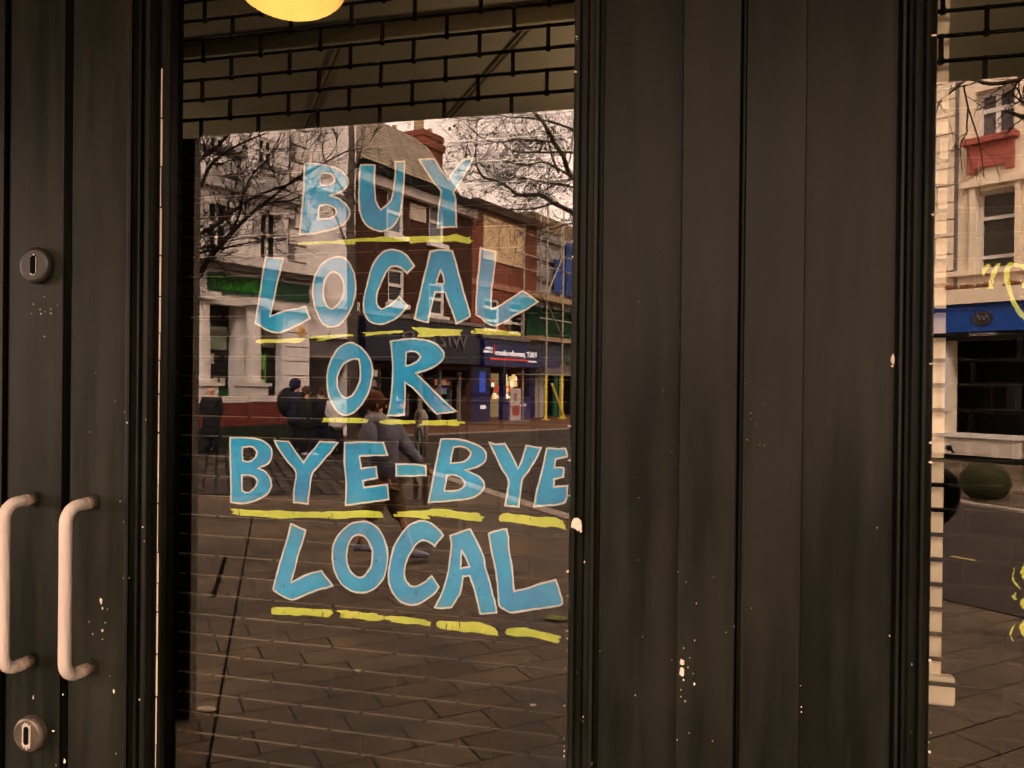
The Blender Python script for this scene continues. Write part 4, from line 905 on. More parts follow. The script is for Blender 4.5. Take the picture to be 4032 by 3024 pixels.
mm_t = mat('roof_tank', (.20,.14,.08), .8, .3, 3); B.part('roof_block', mm_t, bD, (B.sz(2176,860)[0], s4, z_d+.01, B.sz(2176,822)[1]), -5, -1)
scf = empty('scaffold', B.at(B.sz(2200,1400)[0],0,1.2), 'scaffold with yellow sleeved poles at its foot, blue sheeting and green netting', 'scaffolding')
m_tube = mat('scaffold_tube', (.30,.27,.22), .4, .2, 6, metal=.6); m_yl = mat('yellow_sleeve', (.65,.50,.06), .5)
DP = 1.2
for px in (2150, 2213, 2290, 2370):
    s_ = B.sz(px, 1500, DP)[0]; z_y = B.sz(px, 1478, DP)[1]
    for dd in (.15, DP):
        mb = MB(); mb.tube([B.at(s_, z_y if dd == DP else 0, dd), B.at(s_, z_d+.8, dd)], .035, 6); mb.build('pole', m_tube, scf)
    mb = MB(); mb.tube([B.at(s_, .02, DP), B.at(s_, z_y, DP)], .06, 8); mb.build('yellow_pole', m_yl, scf)
    B.part('base_plate', m_yl, scf, (s_-.15, s_+.15, 0, .03), DP-.15, DP+.15)
mb = MB(); mb.tube([B.at(B.sz(2166,1512,DP)[0], B.sz(2166,1512,DP)[1], DP+.08), B.at(B.sz(2214,1636,DP)[0], .08, DP+.08)], .055, 8); mb.build('yellow_pole', m_yl, scf)
sa, sb = B.sz(2125,1400,DP)[0], s4
for y in (1475, 1340, 1255, 1180, 1050, 990, 905):
    z = B.sz(2150, y, DP)[1]
    for dd in (.15, DP):
        mb = MB(); mb.tube([B.at(sa, z, dd), B.at(sb, z, dd)], .03, 6); mb.build('ledger', m_tube, scf)
for y in (1330, 1165): B.part('platform', mat('scaffold_board', (.30,.20,.10), .8, .3, 3), scf, (sa, sb, B.sz(2150,y+10,DP)[1], B.sz(2150,y-6,DP)[1]), .2, DP-.05)
m_bs = mat('blue_sheet', (.02,.05,.20), .7, .7, 1.2, bump=.5)
for q in ((2165,1020,2205,1150),(2212,955,2262,1165),(2300,930,2380,1150)): B.part('blue_sheet', m_bs, scf, B.rect(*q), .2, .24)
B.part('green_netting', mat('green_netting', (.006,.05,.025), .8, .6, 1.5), scf, (B.sz(2160,1250,DP)[0], sb-.3, B.sz(2132,1325,DP)[1], B.sz(2132,1190,DP)[1]), .2, .24)
B.part('notice', mat('notice_white', (.55,.52,.55), .6), scf, B.rect(2213,1198,2250,1236), DP+.03, DP+.05)
for (xa,ya,xb,yb2) in ((2150,1160,2213,1010),(2213,1330,2150,1190)):
    p_, q_ = B.sz(xa,ya,DP), B.sz(xb,yb2,DP); mb = MB(); mb.tube([B.at(*p_,DP+.04), B.at(*q_,DP+.04)], .03, 6); mb.build('brace', m_tube, scf)

# ---- corner building in the right-hand glass
E = F_E
bE = empty('cafe_building', E.at(E.sz(3900,1500)[0],0), 'cream building with red window panel above a blue espresso bar fascia, reflected at far right', 'building')
e0 = E.sz(2950,1200)[0]; e1 = E.sz(4500,1200)[0]
if e0 > e1: e0, e1 = e1, e0
m_cr = mat('cream_stucco', (.72,.60,.45), .85, .10, 1.5, bump=.1)
H_E = E.sz(3900,-100)[1]
def erect(xl,yt,xr,yb):
    r = E.rect(xl,yt,xr,yb); return (min(r[0],r[1]), max(r[0],r[1]), r[2], r[3])
ew = [erect(3845,735-265+222,3998,862+222)]
ew = [erect(3842,755,3998,1060), erect(3838,395,3998,520)]
ew[0] = (ew[0][0], ew[0][1], E.sz(3842,1066)[1], E.sz(3842,755)[1]); ew[1] = (ew[1][0], ew[1][1], E.sz(3838,560)[1], E.sz(3838,365)[1])
ez = lambda px, py: E.sz(px, py)[1]
sg0 = erect(3762,1340,4500,1720)
E.wall('wall', m_cr, bE, e0, e1, 0, H_E, ew+[(sg0[0], E.sz(3742,1500)[0], ez(3742,1716)-.05, ez(3762,1340))])
E.sash(ew[0], bE, M_WIN, rows=(.17,.66), bar=.07, sill=False, dep=.25, glass=mat('brown_glass', (.055,.042,.03), .15, .4, 1.5))
E.sash(ew[1], bE, M_WIN, rows=(.62,), cols=(.5,), bar=.09, sill=False, dep=.25, glass=mat('mauve_glass', (.11,.09,.09), .15, .3, 1))
m_red = mat('red_panel', (.36,.10,.075), .7, .12, 3)
rp = erect(3815,575,3996,690); zt_, zb_ = ez(3815,562), ez(3815,672)
E.part('red_panel', m_red, bE, (rp[0],rp[1],zb_,zt_), 0, .10); E.part('red_sill', m_red, bE, (rp[0]-.08,rp[1]+.08,zt_-.10,zt_+.02), .0, .22)
E.part('red_panel', m_red, bE, (rp[0],rp[0]+.14,zb_-.10,zb_), 0, .10); E.part('red_panel', m_red, bE, (rp[1]-.14,rp[1],zb_-.10,zb_), 0, .10)
for (xl,yt,xr,yb) in ((3822,745,3842,1080),(4000,700,4018,1060)): 
    r_ = erect(xl,yt,xr,yb); E.part('architrave', m_cr, bE, (r_[0],r_[1],ew[0][2],ew[0][3]+.1), 0, .08)
E.part('string_course', m_cr, bE, (e0, E.sz(3795,730)[0], ez(3795,736)-.06, ez(3795,736)+.05), 0, .14)
E.part('string_course', m_cr, bE, (e0, E.sz(3600,1085)[0], ez(3690,1088)-.05, ez(3690,1088)+.05), 0, .12)
xq = E.sz(3771,900)[0]
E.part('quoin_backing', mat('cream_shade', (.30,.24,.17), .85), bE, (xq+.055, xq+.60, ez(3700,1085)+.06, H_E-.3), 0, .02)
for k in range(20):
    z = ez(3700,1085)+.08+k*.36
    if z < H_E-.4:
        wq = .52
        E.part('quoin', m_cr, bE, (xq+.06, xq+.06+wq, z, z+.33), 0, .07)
E.part('downpipe', M_TRIMD, bE, (xq, xq+.05, ez(3771,1160), H_E-.1), 0, .05)
z0e, z1e = ez(3760,1312), ez(3760,1206)
E.part('fascia', mat('fascia_blue', (.010,.055,.26), .45, .08, 2), bE, (e0, e1, z0e, z1e), 0, .30)
E.part('fascia_cap', m_cr, bE, (e0, e1, z1e+.003, z1e+.30), 0, .42)
E.part('fascia_strip', M_BLACK, bE, (e0, e1, z0e-.16, z0e-.002), 0, .28)
sc_, zc_ = E.sz(3869,1253,.3)
def disc(F, s_, z_, rx, rz, d0, d1, m, parent, name, n=28):
    mb = MB(); v = []
    for dd in (d0, d1): v += [F.at(s_+rx*math.cos(2*math.pi*i/n), z_+rz*math.sin(2*math.pi*i/n), dd) for i in range(n)]
    mb.poly(v, [tuple(range(n)), tuple(range(n,2*n))[::-1]]+[(i,(i+1)%n,(i+1)%n+n,i+n) for i in range(n)]); return mb.build(name, m, parent)
rz_ = (ez(3869,1225)-ez(3869,1281))/2; rx_ = abs(E.sz(3829,1253)[0]-E.sz(3909,1253)[0])/2
disc(E, sc_, zc_, rx_, rz_, .301, .33, mat('badge_dark', (.025,.018,.02), .4), bE, 'badge'); disc(E, sc_, zc_, rx_*.84, rz_*.84, .331, .336, mat('badge_grey', (.07,.06,.065), .4), bE, 'badge')
disc(E, sc_, zc_, rx_*.74, rz_*.74, .3365, .340, mat('badge_dark', (.025,.018,.02), .4), bE, 'badge')
mb = MB(); mz = mat('badge_line', (.13,.11,.12), .4)
zig = [(-.62,.0),(-.38,.42),(-.2,-.3),(0,.35),(.2,-.3),(.38,.42),(.62,0)]
for i in range(6):
    (a_,b2),(c_,e_) = zig[i], zig[i+1]; mb.tube([E.at(sc_+a_*rx_, zc_+b2*rz_, .342), E.at(sc_+c_*rx_, zc_+e_*rz_, .342)], .012, 4)
mb.build('badge_emblem', mz, bE)
ptext(E, 'ESPRESSO BAR', (E.sz(3816,1320,.28)[0], E.sz(3923,1318,.28)[0], ez(3870,1325), ez(3870,1313)), mat('letters_grey', (.35,.30,.27), .5), bE, d=.28, th=.01)
E.part('shop_interior', mat('cafe_dark', (.007,.006,.005), .7, .5, 1), bE, (sg0[0]-.5, sg0[1]+.8, .3, ez(3762,1340)+.2), -1.6, -1.5)
E.part('pilaster', M_WIN, bE, erect(3718,1355,3738,1720)[:2]+(1.0, z0e-.17), .0, .12)
cr_ = erect(3722,1722,4026,1815); zt_ = ez(3722,1716); zb_ = ez(3722,1800)
E.part('stall_riser', mat('riser_white', (.62,.54,.46), .7, .08, 3), bE, (cr_[0], cr_[1], max(.12,zb_), zt_), 0, .12)
E.part('riser_cap', M_WIN, bE, (cr_[0]-.05, cr_[1]+.03, zt_+.002, zt_+.09), 0, .2)
m_pn = mat('riser_panel', (.50,.43,.36), .7)
for (a_, b2) in ((3752,3822),(3832,3920),(3936,4024)):
    q = E.rect(a_, 1740, b2, 1790); E.part('riser_panel', m_pn, bE, (min(q[0],q[1])+.03, max(q[0],q[1])-.03, zb_+.12, zt_-.12), .121, .135)
E.part('shop_door', M_BLACK, bE, (cr_[0]-1.2, cr_[0]-.04, .05, z0e-.17), 0, .04)
q = E.sz(3765,1761); mb = MB(); c = E.at(q[0], q[1], .35); mb.ball(c, .065, nu=12, nv=8); mb.tube([c, E.at(q[0], q[1]-.1, .12)], .02, 6); mb.build('bracket_lamp', M_BLACK, bE, smooth=True)
# inside the cafe
for (xl,yt,xr,yb,m_) in ((3770,1440,3778,1650,mat('cafe_green', (.04,.05,.025), .6)),(3795,1500,3803,1640,mat('cafe_rust', (.07,.03,.01), .6)),(3945,1500,3978,1598,mat('cafe_grey', (.10,.085,.05), .7)),(3965,1650,4010,1690,mat('cafe_red', (.10,.008,.006), .6))):
    r_ = erect(xl,yt,xr,yb); E.part('fitting', m_, bE, r_, -1.49, -1.4)
E.part('screen', mat('cafe_screen', (.5,.5,.45), .5, emit=(1,.95,.8,.35)), bE, erect(3889,1572,3899,1584), -1.4, -1.38)
E.part('menu_board', mat('cafe_menu', (.03,.03,.03), .5, .5, 8), bE, erect(3862,1505,3925,1620), -1.39, -1.37)
E.part('plinth', M_BLACK, bE, (e0, e1, 0, .115), 0, .1)
# moss on the cap
mb = MB(); rr = random.Random(9)
for k in range(50):
    px = rr.choice((rr.uniform(3750,3780), rr.uniform(3807,3840), rr.uniform(3845,3910), rr.uniform(3920,4030)))
    s_ = E.sz(px, 1180)[0]; mb.ball(E.at(s_, z1e+.31+rr.uniform(0,.06), rr.uniform(.05,.35)), rr.uniform(.03,.07), nu=6, nv=4)
mb.build('weeds', mat('dry_moss', (.14,.06,.015), .9, .5, 8), bE)

# ------------------------------------------------------------------ ground
def ground_mat(name, ang, c1, c2, mortar, bw, bh, ms, stain=.5, stain_s=1.2, rough=.5, off=.5):
    m, t, b = node_mat(name); N = t.nodes.new; L = t.links.new
    g = N('ShaderNodeNewGeometry'); vr = N('ShaderNodeVectorRotate'); vr.rotation_type = 'Z_AXIS'; vr.inputs['Angle'].default_value = -ang
    L(g.outputs['Position'], vr.inputs['Vector'])
    wob = N('ShaderNodeTexNoise'); wob.inputs['Scale'].default_value = 2.0; L(g.outputs['Position'], wob.inputs['Vector'])
    br = N('ShaderNodeTexBrick'); L(vr.outputs[0], br.inputs['Vector']); br.inputs['Scale'].default_value = 1; br.offset = off
    br.inputs['Color1'].default_value = (*c1,1); br.inputs['Color2'].default_value = (*c2,1); br.inputs['Mortar'].default_value = (*mortar,1)
    br.inputs['Brick Width'].default_value = bw; br.inputs['Row Height'].default_value = bh; br.inputs['Mortar Size'].default_value = ms; br.inputs['Mortar Smooth'].default_value = .2
    n = N('ShaderNodeTexNoise'); n.inputs['Scale'].default_value = stain_s; n.inputs['Detail'].default_value = 8; n.inputs['Roughness'].default_value = .68; L(g.outputs['Position'], n.inputs['Vector'])
    r = N('ShaderNodeMapRange'); r.inputs[1].default_value = .36; r.inputs[2].default_value = .60; r.inputs[3].default_value = 1-stain; r.inputs[4].default_value = 1.08
    L(n.outputs[0], r.inputs[0])
    n2 = N('ShaderNodeTexNoise'); n2.inputs['Scale'].default_value = 60; n2.inputs['Detail'].default_value = 4; L(g.outputs['Position'], n2.inputs['Vector'])
    r2 = N('ShaderNodeMapRange'); r2.inputs[3].default_value = .75; r2.inputs[4].default_value = 1.25; L(n2.outputs[0], r2.inputs[0])
    mu = N('ShaderNodeMath'); mu.operation = 'MULTIPLY'; L(r.outputs[0], mu.inputs[0]); L(r2.outputs[0], mu.inputs[1])
    mm = N('ShaderNodeMixRGB'); mm.blend_type = 'MULTIPLY'; mm.inputs[0].default_value = 1; L(br.outputs[0], mm.inputs[1]); L(mu.outputs[0], mm.inputs[2])
    # chewing gum spots
    vo = N('ShaderNodeTexVoronoi'); vo.inputs['Scale'].default_value = 2.6; L(g.outputs['Position'], vo.inputs['Vector'])
    lt = N('ShaderNodeMath'); lt.operation = 'LESS_THAN'; lt.inputs[1].default_value = .045; L(vo.outputs['Distance'], lt.inputs[0])
    m3 = N('ShaderNodeMixRGB'); m3.inputs[2].default_value = (.42,.36,.30,1); L(lt.outputs[0], m3.inputs[0]); L(mm.outputs[0], m3.inputs[1])
    L(m3.outputs[0], b.inputs['Base Color']); b.inputs['Specular IOR Level'].default_value = .14
    rg = N('ShaderNodeMapRange'); rg.inputs[1].default_value = .36; rg.inputs[2].default_value = .6; rg.inputs[3].default_value = rough*.55; rg.inputs[4].default_value = rough*1.25; L(n.outputs[0], rg.inputs[0]); L(rg.outputs[0], b.inputs['Roughness'])
    bp = N('ShaderNodeBump'); bp.inputs['Strength'].default_value = .5; bp.inputs['Distance'].default_value = .004; L(br.outputs['Fac'], bp.inputs['Height']); bp.invert = True; L(bp.outputs[0], b.inputs['Normal'])
    return m
def gsheet(name, pts, z, m):
    mb = MB(); n = len(pts); vs = [[Vector((p.x, p.y, 0)) for p in pts]]
    mb.poly([(p.x, p.y, z) for p in pts], [tuple(t) for t in tessellate_polygon(vs)])
    o = mb.build(name, m, None, fix=False)
    me = o.data
    for p in me.polygons:
        if p.normal.z < 0: p.flip()
    return tag(o, kind='structure')
def gdir(px):                                 # real-world angle of a ground direction whose vanishing column is px
    d = ray(px, 1512); return math.atan2(-d.y, d.x)
m_slab = ground_mat('paving_slabs', gdir(8100), (.095,.069,.043), (.135,.100,.064), (.006,.005,.004), .40, .225, .006, .72, 1.1, .7)
m_sett = ground_mat('stone_setts', gdir(860), (.026,.021,.016), (.075,.059,.046), (.004,.003,.003), .46, .17, .022, .5, 1.5, .65)
m_brkp = ground_mat('brick_paving', gdir(3800), (.12,.055,.030), (.15,.070,.040), (.06,.03,.02), .22, .11, .012, .25, .8, .75)
m_asph = mat('asphalt', (.030,.022,.018), .8, .3, 1.2, bump=.3, bscale=60)
mb = MB(); mb.poly([(-150,-160,-.004),(150,-160,-.004),(150,0.05,-.004),(-150,.05,-.004)], [(0,1,2,3)])
o = mb.build('pavement', m_slab, None, fix=False); tag(o, kind='structure')
road = [(1290,1732),(1690,1713),(2240,1690),(2700,1770),(3600,1946),(3830,1990),(4032,2020),(4600,2110),(4600,2560),(4032,2433),(3748,2368),(3000,2205),(2230,2035),(1960,1948),(1700,1860),(1450,1782)]
gsheet('road', [ground(*p) for p in road], .004, m_asph)
gsheet('path', [ground(*p) for p in ((300,1947),(1560,1947),(1640,1838),(1450,1782),(1290,1734),(1240,1722),(600,1722),(200,1760))], .002, m_sett)
gsheet('brick_pavement', [ground(*p) for p in ((1300,1728),(1690,1713),(2240,1690),(2700,1768),(3300,1700),(2700,1608),(2300,1618),(1500,1652),(1250,1700))], .003, m_brkp)
m_kerb = mat('kerb_granite', (.28,.24,.20), .7, .25, 6)
def kerb(px, name='kerb', w_=.14, h=.035, m=m_kerb):
    P = [ground(*p) for p in px]; mb = MB()
    for i in range(len(P)-1):
        a, b2 = P[i], P[i+1]; t = (b2-a).normalized(); nn = Vector((-t.y, t.x, 0))*w_/2
        mb.hexa([a-nn,b2-nn,b2+nn,a+nn]+[v+Vector((0,0,h)) for v in (a-nn,b2-nn,b2+nn,a+nn)])
    return tag(mb.build(name, m), kind='structure')
kerb([(1500,1722),(1690,1713),(2240,1690),(2450,1724)]); kerb([(3560,1938),(3830,1990),(4032,2020),(4400,2080)])
kerb([(1690,1858),(1960,1948),(2230,2035),(2600,2117)], w_=.2, h=.012); kerb([(1100,1948),(760,1948)], w_=.03, h=.004, m=M_GAP)
m_ln = mat('road_line', (.45,.36,.12), .7, .3, 30); kerb([(3745,2192),(3838,2209)], 'road_marking', .05, .006, m_ln)
tag(kerb([(995,2030),(922,2424),(817,3024),(790,3200)], 'drain_slot', .011, .003, M_GAP)); tag(kerb([(889,2190),(839,2350)], 'drain_slot', .03, .004, M_GAP))

# ------------------------------------------------------------------ street furniture
m_ss = mat('stainless', (.22,.19,.16), .35, .15, 10, metal=.5)
p = ground(1262, 1742); top = deep(1262, 1548, (p-mir(EYE)).length*1.0)
def post(px, py_t, py_b, r, label, band_=True):
    p = ground(px, py_b); q = mir(p); Zd = (q-EYE).dot(_fw); t_ = EYE+ray(px, py_t)*Zd
    o = empty('bollard', (p.x,p.y,0), label, 'bollard')
    mb = MB(); mb.tube([(p.x,p.y,0),(p.x,p.y,t_.z-.12)], r, 14); mb.build('post', m_ss, o, smooth=True)
    mb = MB(); mb.tube([(p.x,p.y,t_.z-.119),(p.x,p.y,t_.z-.02),(p.x,p.y,t_.z)],[r*1.02,r*1.02,r*.7],14); mb.build('cap', M_WIN, o)
    mb = MB(); mb.tube([(p.x,p.y,0),(p.x,p.y,.015)], r*1.8, 14); mb.build('foot_plate', m_ss, o)
post(1262, 1545, 1745, .075, 'tall metal bollard with pale cap reflected in front of the group of people')
# sign hoop
pa, pb = ground(1637, 1968), ground(1672, 1992)
Zs = (mir(pb)-EYE).dot(_fw); ztop = (EYE+ray(1660,1622)*Zs).z
sg_ = empty('sign_post', ((pa+pb)/2), 'steel hoop sign post reflected between the R and the second B', 'sign')
mb = MB(); pts = [(pa.x,pa.y,0),(pa.x,pa.y,ztop-.12)]
for k in range(1,8):
    f = k/8; an = math.pi*f; c = pa.lerp(pb, (1-math.cos(an))/2); pts.append((c.x,c.y,ztop-.12+.12*math.sin(an)))
pts += [(pb.x,pb.y,ztop-.12),(pb.x,pb.y,0)]
mb.tube(pts, .036, 12); mb.build('hoop', m_ss, sg_, smooth=True)
mb = MB()
for c in (pa,pb): mb.tube([(c.x,c.y,0),(c.x,c.y,.015)], .085, 14)
mb.build('foot_plate', m_ss, sg_)
def hoop_panel(z0, z1, m, name, f0=.16, f1=.84, off=.0):
    a, b2 = pa.lerp(pb,f0), pa.lerp(pb,f1); t = (pb-pa).normalized(); nn = Vector((-t.y,t.x,0))
    if nn.y < 0: nn = -nn
    mb = MB(); mb.hexa([a+nn*off,b2+nn*off,b2+nn*(off+.012),a+nn*(off+.012)]+[v+Vector((0,0,z1)) for v in (a+nn*off,b2+nn*off,b2+nn*(off+.012),a+nn*(off+.012))])
    mb.v = [Vector((v.x,v.y,max(v.z,z0))) for v in mb.v]; return mb.build(name, m, sg_), a, b2, nn
zq = lambda y: (EYE+ray(1655,y)*Zs).z
m_sp = mat('sign_pale', (.34,.31,.30), .5, .1, 5)
hoop_panel(zq(1840), zq(1678), m_sp, 'sign_panel'); hoop_panel(zq(1912), zq(1868), m_sp, 'sign_panel')
t = (pb-pa).normalized(); nn = Vector((-t.y,t.x,0)); nn = nn if nn.y > 0 else -nn
cc = pa.lerp(pb,.5)+nn*.016; zc2 = (zq(1840)+zq(1678))/2+.03; rad = (pb-pa).length*.29
mb = MB(); mb.tube([cc+t*rad*math.cos(2*math.pi*k/24)+Vector((0,0,zc2+rad*1.25*math.sin(2*math.pi*k/24))) for k in range(25)], .017, 6, cap=False)
mb.build('sign_ring', mat('sign_dark', (.02,.035,.03), .5), sg_)
mb = MB(); mb.tube([cc-t*rad*.7+Vector((0,0,zc2+rad*.9)), cc+t*rad*.7+Vector((0,0,zc2-rad*.9))], .016, 6); mb.build('sign_slash', mat('sign_dark', (.02,.035,.03), .5), sg_)
# stone ball
p = ground(3878, 1968); Zb = (mir(p)-EYE).dot(_fw); rb = 90/FPX*Zb
o = empty('ball_bollard', (p.x,p.y,0), 'mossy green stone ball bollard by the kerb, reflected in the right-hand glass', 'bollard')
mb = MB(); mb.ball((p.x,p.y,rb*.78), rb, rb, rb*.84, 48, 30)
r_m = random.Random(8); mb.v = [Vector((p.x,p.y,rb*.78))+(v-Vector((p.x,p.y,rb*.78)))*r_m.uniform(.965,1.03) for v in mb.v]
mb.build('stone_ball', mat('mossy_stone', (.026,.026,.009), .95, .5, 7, bump=.6, bscale=40), o, smooth=True)
mb = MB(); mb.tube([(p.x,p.y,0),(p.x,p.y,.04)], rb*.55, 24); mb.build('collar', M_PIER, o)

# ------------------------------------------------------------------ people
def skin(name, nodes, edges, m, parent, sub=2, label=None):
    me = bpy.data.meshes.new(name); off = wloc(parent)
    me.from_pydata([tuple(Vector(p)-off) for p, r in nodes], edges, []); me.materials.append(m)
    o = bpy.data.objects.new(name, me); COL.objects.link(o); o.parent = parent
    mo = o.modifiers.new('skin', 'SKIN'); mo.use_smooth_shade = True
    lay = me.skin_vertices[0].data if me.skin_vertices else None
    if lay is None:
        bm = bmesh.new(); bm.from_mesh(me); bm.verts.layers.skin.verify(); bm.to_mesh(me); bm.free(); lay = me.skin_vertices[0].data
    for i, (p, r) in enumerate(nodes):
        rr_ = r if isinstance(r, tuple) else (r, r); lay[i].radius = rr_; lay[i].use_root = (i == 0)
    sm = o.modifiers.new('sub', 'SUBSURF'); sm.levels = sub; sm.render_levels = sub
    if label: o['label'] = label
    return o
m_skin = mat('skin', (.50,.27,.18), .6, .1, 12); 
def person(label, Z, J, jacket, trousers, hair, shoes=None, k=1.0, bald=False, shorts=False, bag=None, hood=False, coat=.05, bulk=1.0):
    """J: photo positions of joints as seen in the glass, at depth Z (plus optional offset)"""
    P = {}
    for n_, v in J.items():
        P[n_] = deep(v[0], v[1], Z+(v[2] if len(v) > 2 else 0))
    foot = min(P['lfoot'].z, P['rfoot'].z)
    base = Vector(((P['lfoot'].x+P['rfoot'].x)/2, (P['lfoot'].y+P['rfoot'].y)/2, 0))
    sh = Vector((0,0,-foot+.035*k))
    for n_ in P: P[n_] = P[n_]+sh
    o = empty('person', base, label, 'person')
    h = P['head']; f = (P['face']-h).normalized()
    mid = P['neck'].lerp(P['hip'], .5)
    hk = k*.088
    # one continuous body
    nodes = [(P['hip'],.07*k),(mid,.075*k),(P['neck']-Vector((0,0,.07*k)),.065*k),(P['neck'],.045*k),(h-Vector((0,0,.05*k)),.055*k),(h,hk*.86),(h+Vector((0,0,.055*k)),hk*.72),
             (P['lsh'],.034*k),(P['lel'],.027*k),(P['lha'],.021*k),(P['rsh'],.034*k),(P['rel'],.027*k),(P['rha'],.021*k),
             (P['hip']+(P['lkn']-P['hip'])*.12,.05*k),(P['lkn'],.046*k),(P['lfoot']+Vector((0,0,.04*k)),.030*k),
             (P['hip']+(P['rkn']-P['hip'])*.12,.05*k),(P['rkn'],.046*k),(P['rfoot']+Vector((0,0,.04*k)),.030*k)]
    ed = [(0,1),(1,2),(2,3),(3,4),(4,5),(5,6),(2,7),(7,8),(8,9),(2,10),(10,11),(11,12),(0,13),(13,14),(14,15),(0,16),(16,17),(17,18)]
    # hands with fingers
    for wi, el in ((9,8),(12,11)):
        wv = Vector(nodes[wi][0]); dr = (wv-Vector(nodes[el][0])).normalized(); sd = dr.cross(Vector((0,1,.2))).normalized()
        nodes.append((wv+dr*.07*k, (.030*k,.018*k))); pi = len(nodes)-1; ed.append((wi,pi))
        for q in range(4):
            nodes.append((wv+dr*(.13+.01*(q in (1,2)))*k+sd*(q-1.5)*.019*k+Vector((0,0,-.012*k)), .0085*k)); ed.append((pi, len(nodes)-1))
        nodes.append((wv+dr*.07*k+sd*.045*k, .009*k)); ed.append((pi, len(nodes)-1))
    body = skin('body', nodes, ed, m_skin, o)
    # face
    mb = MB(); side = f.cross(Vector((0,0,1))).normalized()
    mb.ball(h+f*hk*1.0+Vector((0,0,-.01*k)), .014*k, .014*k, .022*k, 8, 6)
    for s_ in (-1,1): mb.ball(h+side*s_*hk*.92+Vector((0,0,0)), .014*k, .014*k, .03*k, 8, 6)
    mb.build('face_detail', m_skin, o, smooth=True)
    mb = MB()
    for s_ in (-1,1): mb.ball(h+f*hk*.86+side*s_*.03*k+Vector((0,0,.02*k)), .010*k, nu=8, nv=6)
    mb.tube([h+f*hk*.90-side*.022*k-Vector((0,0,.048*k)), h+f*hk*.90+side*.022*k-Vector((0,0,.048*k))], .005*k, 6)
    mb.build('eyes_and_mouth', mat('dark_features', (.06,.02,.015), .5), o, smooth=True)
    if not bald:
        mb = MB(); c = h+Vector((0,0,.03*k))-f*.018*k
        mb.ball(c, hk*1.12, hk*1.12, hk*1.12, 14, 10)
        if hood: mb.ball(c-f*.02*k-Vector((0,0,.03*k)), hk*1.25, hk*1.25, hk*1.4, 14, 10)
        mb.build('hood' if hood else 'hair', hair, o, smooth=True)
    up = Vector((0,0,1))
    nodes = [(P['hip']-up*coat*k,(.21*k*bulk,.17*k*bulk)),(P['hip']+up*.04*k,(.20*k*bulk,.16*k*bulk)),(mid,(.20*k*bulk,.16*k*bulk)),(P['neck']-up*.09*k,(.18*k*bulk,.14*k*bulk)),(P['neck']-up*.01*k,.085*k),
             (P['lsh'],.092*k),(P['lel'],.070*k),(P['lel'].lerp(P['lha'],.96),.046*k),(P['rsh'],.092*k),(P['rel'],.070*k),(P['rel'].lerp(P['rha'],.96),.046*k)]
    skin('jacket', nodes, [(0,1),(1,2),(2,3),(3,4),(3,5),(5,6),(6,7),(3,8),(8,9),(9,10)], jacket, o)
    e_ = 1.0
    tl = P['lkn'].lerp(P['lfoot'], .25 if shorts else .9); tr_ = P['rkn'].lerp(P['rfoot'], .25 if shorts else .9)
    nodes = [(P['hip']+up*.04*k,(.17*k,.14*k)),(P['hip'].lerp(P['lkn'],.28),.125*k),(P['lkn'],.092*k),(tl,.078*k),(P['hip'].lerp(P['rkn'],.28),.125*k),(P['rkn'],.092*k),(tr_,.078*k)]
    skin('trousers', nodes, [(0,1),(1,2),(2,3),(0,4),(4,5),(5,6)], trousers, o)
    for s_ in ('l','r'):
        ft = P[s_+'foot']; fd = Vector((f.x,f.y,0)); fd = fd.normalized() if fd.length > .1 else Vector((1,0,0))
        lift = Vector((0,0,max(0, ft.z-.035*k)))
        skin('shoe', [(ft-fd*.05*k+up*.035*k,(.045*k,.05*k)),(ft+fd*.06*k+up*.02*k,(.042*k,.038*k)),(ft+fd*.16*k+up*.0*k,(.035*k,.022*k))], [(0,1),(1,2)], shoes or M_BLACK, o)
    return o, P
m_blk = mat('black_cloth', (.010,.010,.012), .85, .4, 8); m_nvy = mat('navy_cloth', (.012,.014,.035), .85, .4, 8)
m_hood = mat('grey_hoodie', (.17,.175,.22), .9, .35, 6, bump=.5); m_bei = mat('brown_shorts', (.14,.09,.05), .9, .3, 8)
m_auburn = mat('auburn_hair', (.10,.032,.014), .7, .4, 25, bump=.6); m_brown = mat('brown_hair', (.05,.022,.012), .7, .4, 25)
m_sho = mat('pale_trainers', (.30,.28,.38), .6, .2, 10)
